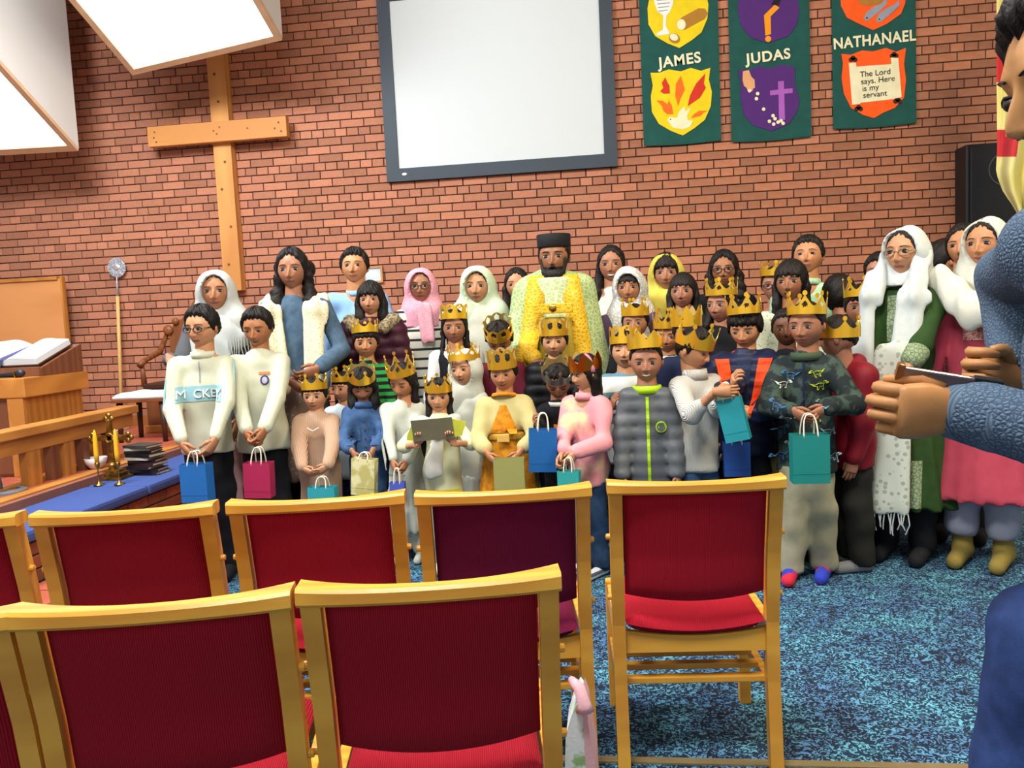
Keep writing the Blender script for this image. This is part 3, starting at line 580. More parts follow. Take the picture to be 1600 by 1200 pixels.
def make_chair(fab):
    e = empty('church_chair')
    zr = .806; yt = -.075
    V, F = rail_mesh(); o = mesh('top_rail', V, F, WOOD, e, True); o.location = (0, yt-.03, zr); md = o.modifiers.new('b', 'EDGE_SPLIT'); md.split_angle = .7
    stile = [(-.02, 0), (.0, .25), (.0, .42), (-.03, .62), (-.075, zr+.004)]
    for s in (-1, 1):
        x0 = s*(CW/2-.022)
        V = []; F = []
        for y, z in stile:
            for dx, dy in ((-.0175, -.019), (.0175, -.019), (.0175, .019), (-.0175, .019)): V.append((x0+dx, y+dy, z))
        for i in range(4):
            for k in range(4): a = i*4; F.append((a+k, a+(k+1) % 4, a+4+(k+1) % 4, a+4+k))
        F += [(3, 2, 1, 0), (16, 17, 18, 19)]; leg = mesh('back_leg', V, F, WOOD, e)
        for y, z in ((-.045, .68), (-.01, .5)): MB().lathe([(.001, .012), (.008, .01), (.009, .0), (.009, -.004)], n=10).build('bolt_cap', OAKD if False else WOOD, leg).matrix_world = Matrix.Translation((x0+s*.0175, y, z)) @ Matrix.Rotation(s*math.pi/2, 4, 'Y')
        MB().bbox((x0-.0175, .36, 0), (x0+.0175, .40, .42), .004).build('front_leg', WOOD, e)
        MB().bbox((x0-.012, .02, .345), (x0+.012, .36, .41), .003).build('side_rail', WOOD, e); MB().bbox((x0-.011, .0, .205), (x0+.011, .37, .235), .003).build('side_stretcher', WOOD, e)
    # curved rear seat rail
    V = []; F = []; n = 12
    for i in range(n+1):
        u = i/n*2-1; x = u*(CW/2-.04); y = -.004; t_ = .018
        V += [(x, y, .335), (x, y+t_, .335), (x, y+t_, .40-.018*(1-u*u)), (x, y, .40-.018*(1-u*u))]
    for i in range(n):
        for k in range(4): a = i*4; F.append((a+k, a+4+k, a+4+(k+1) % 4, a+(k+1) % 4))
    F += [(0, 1, 2, 3), (n*4+3, n*4+2, n*4+1, n*4)]; mesh('seat_rail', V, F, WOOD, e); MB().bbox((-CW/2+.04, .362, .335), (CW/2-.04, .385, .405), .003).build('front_rail', WOOD, e)
    for y in (.03, .12, .21): MB().bbox((-CW/2+.035, y-.014, .235), (CW/2-.035, y+.014, .253), .003).build('shelf_slat', WOOD, e)
    def seat(u, v):
        x = u*(CW/2-.042); y = .185+v*.205; z = .425+.012*(1-u*u)-.016*(1-u*u)*(1 if v < 0 else 0)*(-v)-.02*max(0, v)**3
        return (x, y, z-.02*(1-u*u)*max(0, -v)**2), (0, 0, 1)
    V, F = cushion(20, 18, seat, .06); mesh('seat', V, F, fab, e, True)
    def back(u, v):
        z = .655+v*.148-.018*(1-u*u)*(v < 0)*abs(v); t_ = (z-.42)/.39
        y = -.0-.03*t_*0-np.interp(z, [.42, .62, .81], [0, .03, .075])-.022*(1-u*u)+.004
        return (u*(CW/2-.043), y, z), (0, -1, .15)
    V, F = cushion(20, 18, back, .036); mesh('backrest', [(a, b, c) for a, b, c in V], [f[::-1] for f in F], fab, e, True)
    return e
def fabric(key, c1, c2): return mat(key, c1, .95, c2, 'rib', 75, .25, spec=.15)
FABR = fabric('fabric_red', 'A81A2C', '8C1222'); FABP = fabric('fabric_plum', '6C1438', '580E2E'); FABD = fabric('fabric_dark', '981828', '7A101C')
def rail_y(px0, px1, z=.806):
    a, b = atz(*px0, z), atz(*px1, z); return (a+b)/2, math.atan2(b[1]-a[1], b[0]-a[0])
rows = [((942, 775), (1237, 765), FABR, 'red church chair at the right end of the row nearest the group'), ((643, 793), (930, 778), FABP, 'plum red church chair third from the left in the row nearest the group'), ((347, 807), (638, 790), FABR, 'red church chair in the front row before the toddler in the beige jumper'), ((38, 826), (340, 807), FABD, 'dark red church chair in the front row beside the blue kneeler'), ((-272, 842), (30, 824), FABD, 'church chair cut off at the left edge, front row'), ((460, 952), (880, 925), FABD, 'dark red church chair in the nearest row with the floral bag hung beside it'), ((12, 990), (455, 955), FABD, 'dark red church chair in the nearest row, left of the middle'), ((-440, 1022), (5, 990), FABD, 'church chair cut off at the left edge, nearest row')]
cp = {}
for a, b, fab, lb in rows:
    m, an = rail_y(a, b)
    if fab.name not in cp: e = make_chair(fab); cp[fab.name] = e
    else: e = copy_tree(cp[fab.name])
    yt = .105; e.location = (m[0]-yt*math.sin(an)*-1*-1, m[1]+yt*math.cos(an), 0); e.rotation_euler = (0, 0, an); tag(e, lb, 'chair', 'wooden church chairs with red upholstery')
# floral bag hanging behind the nearest chair
b0 = at(905, 1075, 1.62); e = empty('tote_bag', (b0[0], b0[1], 0)); tag(e, 'pale floral cloth bag with pink trim beside the nearest chair', 'bag')
FLW = mat('floral_cloth', 'C9D8DC', .85, '7FA86A', 'blotch', 22, .1, amt=.56); PNK = mat('pink_trim', 'D6A9B4', .8)
def strip_panel(pts, th, m, nm, par):
    V = [np.array(p) for p in pts]; n = len(V); V2 = V+[v+np.array([0, th, 0]) for v in V]; F = [tuple(range(n)), tuple(range(2*n-1, n-1, -1))]+[(i, (i+1) % n, n+(i+1) % n, n+i)[::-1] for i in range(n)]
    mesh(nm, [v for v in V2], F, m, par)
z_ = lambda x, y, Y=1.62: at(x, y, Y)-np.array([b0[0], b0[1], 0])
MB().tube([z_(893, 1062, 1.66), z_(905, 1075), z_(913, 1100), z_(914, 1110)], [.008, .013, .014, .02], 8).build('strap', PNK, e, True)
pts = [z_(884, 1150), z_(893, 1118), z_(903, 1098), z_(909, 1105), z_(913, 1140), z_(918, 1200), z_(922, 1290), z_(880, 1290)]; strip_panel(pts, .12, FLW, 'bag_body', e)
strip_panel([z_(910, 1100, 1.618), z_(917, 1120, 1.618), z_(930, 1200, 1.618), z_(934, 1290, 1.618), z_(921, 1290, 1.618), z_(914, 1180, 1.618)], .125, PNK, 'side_trim', e)
# ------------------------------------------------------------------ people: surface tools
def surface_nets(f, org, h):
    s = f < 0
    c = np.zeros(tuple(n-1 for n in f.shape), np.int8)
    offs = [(i, j, k) for i in (0, 1) for j in (0, 1) for k in (0, 1)]
    nx, ny, nz = c.shape
    for i, j, k in offs: c += s[i:i+nx, j:j+ny, k:k+nz]
    act = (c > 0) & (c < 8); ijk = np.argwhere(act); n = len(ijk)
    idx = np.full(c.shape, -1, np.int64); idx[act] = np.arange(n)
    acc = np.zeros((n, 3)); cnt = np.zeros(n)
    I, J, K = ijk.T
    vals = {o: f[I+o[0], J+o[1], K+o[2]] for o in offs}
    for a in offs:
        for d in range(3):
            if a[d] == 0:
                b = list(a); b[d] = 1; b = tuple(b); fa, fb = vals[a], vals[b]
                m = (fa < 0) != (fb < 0); t = np.where(m, fa/np.where(m, fa-fb, 1), 0)
                p = np.tile(np.array(a, float), (n, 1)); p[:, d] += t
                acc[m] += p[m]; cnt[m] += 1
    V = (ijk+acc/cnt[:, None])*h+np.array(org); F = []
    for d in range(3):
        e, g = [(1, 2), (2, 0), (0, 1)][d]
        sl0 = [slice(1, -1)]*3; sl1 = [slice(1, -1)]*3; sl0[d] = slice(0, -1); sl1[d] = slice(1, None)
        s0, s1 = s[tuple(sl0)], s[tuple(sl1)]
        P = np.argwhere(s0 != s1)
        if not len(P): continue
        flip = s0[tuple(P.T)]
        P = P+1; P[:, d] -= 1
        def cell(de, dg):
            Q = P.copy(); Q[:, e] += de; Q[:, g] += dg; return idx[Q[:, 0], Q[:, 1], Q[:, 2]]
        q = np.stack([cell(-1, -1), cell(0, -1), cell(0, 0), cell(-1, 0)], 1)
        q[~flip] = q[~flip][:, ::-1]; F.append(q)
    return V, (np.concatenate(F) if F else np.zeros((0, 4), int))
# primitives: cap(a,b,ra,rb,sq,k)  ell(c,(rx,ry,rz),k,R)  sub(...)  cut(n,d)
def cap(a, b, ra, rb=None, sq=1.0, k=.02, op='u'): return ('c', np.array(a, float), np.array(b, float), ra, ra if rb is None else rb, sq, k, op)
def ell(c, r, k=.02, R=None, op='u'): return ('e', np.array(c, float), np.array(r, float), R, k, op)
def cut(n, d, k=.0, shrink=True): return ('p', np.array(n, float), d, k, shrink)
def sdf(prims, res, disp=None):
    lo = np.full(3, 1e9); hi = np.full(3, -1e9)
    for p in prims:
        if p[0] == 'c' and p[7] == 'u':
            r = max(p[3], p[4])
            for q in (p[1], p[2]): lo = np.minimum(lo, q-r); hi = np.maximum(hi, q+r)
        if p[0] == 'e' and p[5] == 'u':
            r = p[2] if p[3] is None else np.full(3, p[2].max()); lo = np.minimum(lo, p[1]-r); hi = np.maximum(hi, p[1]+r)
    for p in prims:          # axis aligned cuts shrink the grid
        if p[0] == 'p' and p[4] and abs(abs(p[1][2])-1) < 1e-6:
            if p[1][2] < 0: lo[2] = max(lo[2], -p[2]-res)
            else: hi[2] = min(hi[2], p[2]+res)
    lo = lo-.03-2*res; hi = hi+.03+2*res
    n = np.ceil((hi-lo)/res).astype(int)+1
    X = (lo[0]+res*np.arange(n[0], dtype=np.float32))[:, None, None]; Y = (lo[1]+res*np.arange(n[1], dtype=np.float32))[None, :, None]; Z = (lo[2]+res*np.arange(n[2], dtype=np.float32))[None, None, :]
    f = np.full(tuple(n), 1e3, np.float32)
    for p in prims:
        if p[0] == 'c':
            _, a, b, ra, rb, sq, k, op = p; i = 1/sq
            ba = (b-a)*np.array([1, i, 1]); L2 = float(ba@ba)+1e-9
            px, py, pz = X-a[0], (Y-a[1])*i, Z-a[2]
            t = np.clip((px*ba[0]+py*ba[1]+pz*ba[2])/L2, 0, 1)
            d = (np.sqrt((px-t*ba[0])**2+(py-t*ba[1])**2+(pz-t*ba[2])**2)-(ra+(rb-ra)*t))*(.45+.55*sq)
        elif p[0] == 'e':
            _, c, r, R, k, op = p
            px, py, pz = X-c[0], Y-c[1], Z-c[2]
            if R is not None: px, py, pz = (px*R[0, 0]+py*R[1, 0]+pz*R[2, 0], px*R[0, 1]+py*R[1, 1]+pz*R[2, 1], px*R[0, 2]+py*R[1, 2]+pz*R[2, 2])
            k0 = np.sqrt((px/r[0])**2+(py/r[1])**2+(pz/r[2])**2); k1 = np.sqrt((px/r[0]**2)**2+(py/r[1]**2)**2+(pz/r[2]**2)**2)+1e-6
            d = k0*(k0-1)/k1
        else:
            _, nn, dd, k, _s = p; op = 'i'; d = X*nn[0]+Y*nn[1]+Z*nn[2]-dd
        if op == 'u':
            if k > 0: hh = np.clip(.5+.5*(f-d)/k, 0, 1); f = f+(d-f)*hh-k*hh*(1-hh)
            else: f = np.minimum(f, d)
        elif op == 's': f = np.maximum(f, -d)
        else: f = np.maximum(f, d)
        f = f.astype(np.float32)
    if disp is not None: f = f+disp(X, Y, Z)
    return surface_nets(f, lo, res)
def folds(amp, fx=22., fz=9., ph=0.):
    return lambda X, Y, Z: amp*(np.sin(X*fx+Z*fz+ph+1.5*np.sin(Y*14))+.7*np.sin(Y*fx*.8-Z*fz*1.7+ph*2+1.2*np.sin(X*11)))
def quilt(amp, pitch, ph=0.): return lambda X, Y, Z: folds(.002,20,20)(X,Y,Z)-amp*np.abs(np.sin((Z+.0*X)*math.pi/pitch+ph))+amp*.6+.002*np.sin(X*40+Z*30)
def pleat(amp, n=14.): return lambda X, Y, Z: amp*np.sin(np.arctan2(Y, X)*n)*np.clip(1.2-Z*.8, .3, 1)
# ------------------------------------------------------------------ head
def sm(x, a, b): t = np.clip((x-a)/(b-a), 0, 1); return t*t*(3-2*t)
def ga(x, s): return np.exp(-(x/s)**2)
def head_grid(nu, nv, child, male):
    k = np.arange(nu)/nu*2-1                      # dense in front
    az = np.sign(k)*math.pi*(.42*np.abs(k)+.58*np.abs(k)**2.6)
    v = np.arange(nv+1)/nv; el = -math.pi/2+math.pi*v
    A, Ev = np.meshgrid(az, el); A = A.ravel(); Ev = Ev.ravel()
    dx, dy, dz = np.sin(A)*np.cos(Ev), -np.cos(A)*np.cos(Ev), np.sin(Ev)
    x = .355*dx*(1+.04*child); z = .5*dz; y = .415*dy+.03
    fr = np.clip(-dy, 0, 1)
    low = sm(-z, .02, .5)
    x *= 1-(.26-.06*child)*low
    x *= 1+.05*ga(z-.22, .2)
    back = sm(dy, -.15, .7)
    y -= back*low*.20
    y = np.where(y < -.345, -.345+(y+.345)*.35, y)                # flatter face
    y += fr*low*.018*(1-child)
    y -= ga(x, .14)*ga(z+.45, .07)*(.05+.02*male)*fr               # chin
    y += fr*ga(z-.03, .05)*ga(np.abs(x)-.15, .085)*.032             # eye sockets
    y -= fr*ga(z-.12, .05)*ga(np.abs(x)-.13, .12)*(.010+.008*male)
    y -= fr*ga(np.abs(x)-.17, .09)*ga(z+.14, .09)*(.014+.014*child) # cheeks
    ns = 1-.25*child
    br = sm(z, -.22, -.165)*(1-sm(z, -.02, .12))
    y -= fr*ga(x, .035)*br*(.035+.085*sm(-z, -.05, .155))*ns
    y -= fr*ga(np.abs(x)-.055, .03)*ga(z+.165, .032)*.030
    lipw = ga(x, .115)
    y -= fr*lipw*(ga(z+.262, .022)*.024+ga(z+.318, .024)*.026)
    y += fr*lipw*ga(z+.29, .012)*.018
    return np.stack([x, y, z], 1), A, nu, nv
_HC = {}
def head(child, male, skin, opt, lod):
    key = (child, male, lod); nu, nv = (96, 68) if lod else (56, 42)
    if key not in _HC: _HC[key] = head_grid(nu, nv, child, male)
    P, A, nu, nv = _HC[key]; P = P.copy()
    x, y, z = P.T; fr = (y < -.1)
    smile = opt.get('smile', .3); zc = z+.30-smile*.085*(np.abs(x)/.13)**2   # mouth line curve
    base = np.array(lin(skin))*1.22; C = np.tile(base, (len(P), 1))
    def mixc(c, w):
        nonlocal C; w = np.clip(w, 0, 1)[:, None]; C = C*(1-w)+np.array(c)*w
    mixc(base*np.array([1.12, .92, .88]), .6*ga(np.abs(x)-.18, .09)*ga(z+.13, .09)*fr)
    mixc(base*np.array([.62, .56, .56]), .55*ga(np.abs(x)-.155, .085)*ga(z-.0, .05)*fr)      # around the eyes
    lip = np.array(lin(opt.get('lip', '8A4A44')))*np.clip(base.mean()/.16, .6, 1.5)
    mw = .115+.04*smile
    mixc(lip, .85*(np.abs(x) < mw)*ga(zc, .034*np.sqrt(np.clip(1-(x/mw)**2, 0, 1))+.004)*fr)
    if opt.get('beard'):
        bd = np.maximum(sm(-z, .20, .27)*(1-ga(x, .10)*ga(zc, .026)), sm(np.abs(x), .22, .27)*sm(-z, -.05, .08)*(y < .08))*(y < .12)
        mixc((.012, .010, .010), .93*bd); P[:, 1] -= .02*bd*fr; P[:, 2] -= .05*bd*sm(-z, .38, .5)
    F = []
    i = np.arange(nv)[:, None]*nu; j = np.arange(nu)[None, :]; j2 = (j+1) % nu
    F = np.stack([(i+j).ravel(), (i+j2).ravel(), (i+nu+j2).ravel(), (i+nu+j).ravel()], 1)
    Vs, Fs, Cs = [P], [F], [C]; n = len(P)
    def addm(V, Fq, c):
        nonlocal n
        V = np.asarray(V); Vs.append(V); Fs.append(np.asarray(Fq)+n); n += len(V); c = np.asarray(c); Cs.append(np.tile(c, (len(V), 1)) if c.ndim == 1 else c)
    sf = P[(y < -.1)]
    def sy(qx, qz):
        d = (sf[:, 0]-qx)**2+(sf[:, 2]-qz)**2; w = np.exp(-d/(2*.014**2))+1e-12; return float((w*sf[:, 1]).sum()/w.sum())
    gz = opt.get('gaze', (0, 0)); closed = opt.get('closed', 0)
    ez = .0+(-.015*child)
    for s in (-1, 1):
        ex = s*.152; yy = sy(ex, ez)
        a = np.linspace(0, 2*math.pi, 18, endpoint=False); rr = np.linspace(0, 1, 10)
        V = []; Cc = []; op = (.031 if not closed else .010)*opt.get('eye', 1)
        for r_ in rr:
            for t in a:
                qx = .074*r_*math.cos(t); qz = op*r_*math.sin(t)*(1 if math.sin(t) < 0 else 1.15)-.004*closed
                V.append((ex+qx, yy-.012-.020*(1-r_*r_)+abs(qx)*.10+(.05*abs(qx) if qx*s > 0 else 0), ez+qz))
                dd = math.hypot(qx-gz[0]*.028, (qz-gz[1]*.012)); Cc.append((.010, .006, .005) if dd < .043 else ((.36, .33, .31) if r_ < .9 else (.05, .03, .025)))
        Fq = [(p*18+q, p*18+(q+1) % 18, (p+1)*18+(q+1) % 18, (p+1)*18+q)[::-1] for p in range(9) for q in range(18)]
        addm(V, Fq, np.array(Cc) if not closed else np.array((.02, .012, .01)))
        t = np.linspace(-1, 1, 9)                                             # lash line and brow
        mb = MB(); mb.tube([(ex+.080*q, yy-.020+.010*q*q+abs(.01*q), ez+op*1.15*math.sqrt(max(0, 1-q*q))+.004) for q in t], [.004+.006*(1-abs(q)) for q in t], 5); addm(mb.V, [f for f in mb.F if len(f) == 4], np.array((.012, .008, .008)))
        bt = opt.get('brow', .016); mb = MB(); mb.tube([(ex+s*.012+.092*q, sy(ex+s*.012+.092*q, .10+ez)-.004, .098+ez+.022*(1-q*q)-(.010*q*s)) for q in t], [bt*(1.0-.75*max(0, q*s)**1.5) for q in t], 6, flat=.5); addm(mb.V, [f for f in mb.F if len(f) == 4], np.array((.012, .009, .008)))
        mb = MB(); mb.sphere((s*.36*(1+.04*child), .05, -.03), (.035, .065, .105), 12, 8); mb.sphere((s*.385*(1+.04*child), .02, -.03), (.02, .035, .065), 8, 6)
        addm(mb.V, mb.F, base*np.array([.95, .85, .83]))
        mb = MB(); mb.sphere((s*.03, sy(s*.03, -.185)-.004, -.188), (.014, .012, .008), 8, 5); addm(mb.V, mb.F, base*.25)
    t = np.linspace(-1, 1, 13)
    if opt.get('teeth') or opt.get('mouth_open'):
        mo = opt.get('mouth_open', 0); hgt = .022+.045*mo
        V = []; zc_ = lambda q: -.29+smile*.05*q*q
        for q in t: V += [(mw*.82*q, sy(mw*.82*q, -.29)-.016, zc_(q)+hgt*.5*math.sqrt(1-.9*q*q)), (mw*.82*q, sy(mw*.82*q, -.29)-.016, zc_(q)-hgt*math.sqrt(1-.9*q*q))]
        Fq = [(2*q, 2*q+1, 2*q+3, 2*q+2) for q in range(12)]; addm(V, Fq, np.array((.66, .62, .56) if opt.get('teeth') else (.03, .008, .008)))
    else:
        mb = MB(); mb.tube([(mw*.95*q, sy(mw*.95*q, -.30+smile*.085*q*q)-.002, -.30+smile*.085*q*q) for q in t], [.008*(1-.6*abs(q)) for q in t], 5); addm(mb.V, [f for f in mb.F if len(f) == 4], lip*.25)
    return np.concatenate(Vs), Fs, np.concatenate(Cs), P, A, sy
HAIRL = {'short': [(0, .31), (.5, .31), (.9, .25), (1.15, .06), (1.4, -.08), (1.6, .03), (2.1, -.1), (3.2, -.3)],
         'fringe': [(0, .16), (.5, .15), (.9, .14), (1.15, -.02), (1.4, -.12), (1.7, .0), (2.1, -.15), (3.2, -.34)],
         'long': [(0, .37), (.35, .33), (.7, .23), (1.0, .03), (1.2, -.2), (1.5, -.36), (3.2, -.48)],
         'bangs': [(0, .13), (.5, .12), (.8, .08), (1.0, -.08), (1.2, -.3), (1.5, -.42), (3.2, -.48)],
         'crop': [(0, .31), (.5, .31), (.9, .26), (1.15, .1), (1.4, -.0), (1.6, .06), (2.1, -.05), (3.2, -.22)]}
def hair_cap(P, A, style, nu, nv, thick, seed):
    a = np.abs(A); tb = HAIRL[style]; hl = np.interp(a, [q[0] for q in tb], [q[1] for q in tb])
    hl = hl+.018*np.sin(A*17+seed)+.012*np.sin(A*41+seed*2)
    m = sm(P[:, 2], hl-.03, hl+.05)
    d = P-np.array([0, .03, -.02]); d /= np.linalg.norm(d, axis=1)[:, None]+1e-9
    t = thick*(1+.16*np.sin(A*23+P[:, 2]*30+seed)+.12*np.sin(A*9-P[:, 2]*22+seed*3))*(.75+.5*sm(P[:, 2], 0, .45))
    V = P+d*(t*m-.03*(1-m))[:, None]
    i = np.arange(nv)[:, None]*nu; j = np.arange(nu)[None, :]; j2 = (j+1) % nu
    F = np.stack([(i+j).ravel(), (i+j2).ravel(), (i+nu+j2).ravel(), (i+nu+j).ravel()], 1)
    return V, F[(m[F] > .01).any(1)]
# ------------------------------------------------------------------ hand
def hand(w, d, n, size, curl=.5, side=1, spread=.12, thumb=.5):
    """wrist w, pointing d, palm normal n, size = hand length; side +1: thumb on +cross(d,n)"""
    d = np.array(d, float); d /= np.linalg.norm(d); n = np.array(n, float); n = n-d*(n@d); n /= np.linalg.norm(n); s = np.cross(d, n)*side
    mb = MB(); L = size; Rr = []
    for t, hw, ht in [(-.12, .15, .11), (0, .16, .115), (.14, .2, .125), (.32, .225, .115), (.48, .215, .095), (.53, .19, .07)]:
        Rr.append([w+d*(t*L)+s*(hw*L*math.cos(a))+n*(ht*L*math.sin(a)-.02*L) for a in np.linspace(0, 2*math.pi, 12, endpoint=False)])
    V = [p for r in Rr for p in r]; F = [(i*12+k, i*12+(k+1) % 12, (i+1)*12+(k+1) % 12, (i+1)*12+k) for i in range(5) for k in range(12)]+[tuple(range(60, 72))]
    mb.add(V, F)
    for q, (off, ln, b) in enumerate([(.155, .43, .50), (.052, .49, .52), (-.052, .45, .51), (-.15, .35, .47)]):
        p = w+d*(b*L)+s*(off*L); ang = curl*.55 if curl < 1.4 else 1.2; dr = d+s*(off*spread*4); dr /= np.linalg.norm(dr); pts = [p-dr*.05*L, p]
        for sg, fr_ in enumerate((.45, .32, .25)):
            v = dr*math.cos(ang)+n*math.sin(ang); p = p+v*(ln*fr_*L); pts.append(p); ang += curl*(1.1 if sg == 0 else .9) if curl < 1.4 else (1.35, .9, .5)[sg]
        mb.tube(pts, [.055*L, .055*L, .05*L, .046*L, .030*L], 7)
    p = w+d*(.14*L)+s*(.15*L); dr = d*(.75)+s*(.75-.5*thumb)+n*(.25+.5*thumb); dr /= np.linalg.norm(dr); pts = [p, p+dr*.17*L]
    dr2 = d*.95+s*(.15-.5*thumb)+n*(.25+.4*thumb*curl); dr2 /= np.linalg.norm(dr2); pts += [pts[-1]+dr2*.15*L, pts[-1]+dr2*.27*L]
    mb.tube(pts, [.075*L, .06*L, .054*L, .036*L], 7)
    return mb.V, mb.F
def rot_zyx(yaw, pitch, roll):
    cz, sz = math.cos(yaw), math.sin(yaw); cx, sx = math.cos(pitch), math.sin(pitch); cy, s_y = math.cos(roll), math.sin(roll)
    Rz = np.array([[cz, -sz, 0], [sz, cz, 0], [0, 0, 1]]); Rx = np.array([[1, 0, 0], [0, cx, -sx], [0, sx, cx]]); Ry = np.array([[cy, 0, s_y], [0, 1, 0], [-s_y, 0, cy]])
    return Rz@Rx@Ry
def ik(s, w_, l1, l2, pole):
    d = w_-s; L = np.linalg.norm(d); dh = d/L; L2 = min(L, .995*(l1+l2)); w_ = s+dh*L2
    a = (l1*l1-l2*l2+L2*L2)/(2*L2); h = math.sqrt(max(0, l1*l1-a*a)); p = np.array(pole, float); p = p-dh*(p@dh); p /= np.linalg.norm(p)+1e-9
    return s+dh*a+p*h, w_
SKIN = mat('skin', 'A0704C', .5, kind='plain', scale=30, bump=.02, attr='Col', spec=.35)
HAIR = mat('hair_black', '0E0B0A', .55, '1A1310', 'plain', 30, .5, spec=.25, str_=(1, 1, .25)); HAIRB = mat('hair_brown', '1B110B', .55, '2B1A10', 'plain', 30, .5, spec=.25, str_=(1, 1, .25))
GLS = mat('glasses_frame', '1C1A22', .3, bump=0); GLM = mat('glasses_metal', '8A7A66', .25, metal=.8, bump=0)
GOLD = mat('gold_card', 'F2C23A', .30, metal=.72, bump=.04, kind='plain', scale=10, col2='E8B22E'); SILV = mat('silver_card', '9A968C', .3, metal=.75, bump=.04, kind='plain', scale=10, col2='7A766E'); CARDIN = mat('card_inside', 'B59A5A', .8)
class Person: pass
def person(label, ex, ey, Y, hh, yaw=0, pitch=0, roll=0, body=None, skin='9A6A48', child=0, sideL=1, sideR=-1, male=0, hair='short', hthick=.055, hairm=None, face=None, lod=1, armL=None, armR=None, poleL=(-.7, .5, -.7), poleR=(.7, .5, -.7), curlL=.6, curlR=.6, hdL=None, hdR=None, hnL=None, hnR=None, build=1.0, sleeve=1.0, stance=.0, back=False, stepY=0.0, legs=True, glasses=None, bald=False, wide=1.0, name='person', armlen=1.0, lean=0.0, hipy=0.0, nk=0.0, group='people gathered in front of the brick wall', ears=True):
    p = Person(); E = at(ex, ey, Y)
    base = math.atan2(E[0], E[1])                      # turn towards the camera
    body = (yaw*.5 if body is None else body)*D2R
    p.head_yaw = -yaw*D2R-base; p.yaw = -body-base*.8
    p.hh = hh; p.Ht = E[2]+.48*hh; Ht = p.Ht
    off = .055*(hh/.2)                                 # eye sits ahead of the ankle line
    off += lean; p.root = empty(name, (E[0]-off*math.sin(p.yaw), E[1]+off*math.cos(p.yaw), 0), p.yaw); tag(p.root, label, 'person', group)
    cy, sy_ = math.cos(-p.yaw), math.sin(-p.yaw)
    Rb = np.array([[cy, -sy_, 0], [sy_, cy, 0], [0, 0, 1]]); p.Rb = Rb; p.rootpos = np.array(p.root.location)
    p.loc = lambda W: Rb@(np.asarray(W, float)-p.rootpos); p.wld = lambda q: Rb.T@np.asarray(q, float)+p.rootpos
    p.HR = rot_zyx(p.head_yaw-p.yaw, pitch*D2R, roll*D2R)
    p.HC = p.loc(E)+np.array([0, .33*hh, 0])*0+p.HR@np.array([0, .30*hh, 0])
    if back: p.HC = p.loc(E)
    p.hp = lambda x, y, z: p.HR@(np.array([x, y, z])*hh)+p.HC
    p.sz = p.HC[2]-hh*(.80-.05*child-nk); p.sw = (.094-.012*child)*Ht*build*wide; p.hz = (.50-.03*child)*Ht; p.tr = p.sw*.93
    p.nb = np.array([p.HC[0]*.7, p.HC[1]*.4+.01, p.sz+.01])
    lx = p.HC[0]*.35; p.lx = lx
    p.shL = np.array([lx-p.sw, .01, p.sz-.02*Ht]); p.shR = np.array([lx+p.sw, .01, p.sz-.02*Ht])
    l1, l2 = .168*Ht*armlen, .15*Ht*armlen; p.hs = .105*Ht
    dn = np.array([0, -.06*Ht, -(l1+l2)*.97])
    if isinstance(armL, tuple) and armL[0] == 'px': armL = p.loc(at(*armL[1:]))
    if isinstance(armR, tuple) and armR[0] == 'px': armR = p.loc(at(*armR[1:]))
    p.wL = p.shL+dn+np.array([-.035*Ht, 0, 0]) if armL is None else np.array(armL, float)
    p.wR = p.shR+dn+np.array([.035*Ht, 0, 0]) if armR is None else np.array(armR, float)
    p.eL, p.wL = ik(p.shL, p.wL, l1, l2, poleL); p.eR, p.wR = ik(p.shR, p.wR, l1, l2, poleR)
    p.ank = [np.array([s*(.06+.0*child)*Ht*.9, .02+(stepY*s)+hipy, .045*Ht]) for s in (-1, 1)]; p.hip = [np.array([lx+s*.038*Ht, .015+hipy, p.hz]) for s in (-1, 1)]
    p.knee = [(a+b)/2+np.array([0, -.012*Ht, 0]) for a, b in zip(p.ank, p.hip)]
    p.child, p.male = child, male; p.wrR = .0150*Ht+.003; ar = .025*Ht*build
    fo = dict(face or {}); Vh, Fh, Ch, P, A, sfy = head(child, male, skin, fo, lod)
    V = (Vh*hh)@p.HR.T+p.HC; b0 = np.array(lin(skin))*1.22
    Vb, Fb, Cb = [V], list(Fh), [Ch]; n = len(V)
    pr = [cap(p.nb-np.array([0, 0, .05*Ht]), p.hp(0, .08, -.25), .21*hh*(1.12 if male else .98)+.012, .2*hh*(1.1 if male else .92)+.008, k=.01),
          cap((lx-p.sw*.7, .01, p.sz-.02*Ht), (lx+p.sw*.7, .01, p.sz-.02*Ht), .03*Ht, k=.03), cap((lx, .015, p.sz-.10*Ht), (lx, .015, p.hz+.02*Ht), p.tr*.74, p.tr*.58, .62, .04),
          cap(p.shL, p.eL, ar*.95, ar*.8, k=.02), cap(p.eL, p.wL, ar*.8, p.wrR*.95, k=.01), cap(p.shR, p.eR, ar*.95, ar*.8, k=.02), cap(p.eR, p.wR, ar*.8, p.wrR*.95, k=.01)]
    if legs:
        for h, kn, an in zip(p.hip, p.knee, p.ank): pr += [cap(h, kn, .032*Ht, .026*Ht, k=.02), cap(kn, an, .026*Ht, .019*Ht, k=.01), cap(an+np.array([0, .012*Ht, -.02*Ht]), an+np.array([0, -.085*Ht, -.028*Ht]), .022*Ht, .017*Ht, k=.01)]
    Vs, Fs = sdf(pr, .017 if Ht > 1.2 else .015); Vs[:, 2] = np.maximum(Vs[:, 2], .003)
    cs = np.tile(b0*np.array([.95, .93, .93]), (len(Vs), 1)); Vb.append(Vs); Fb.append(Fs+0); Cb.append(cs)
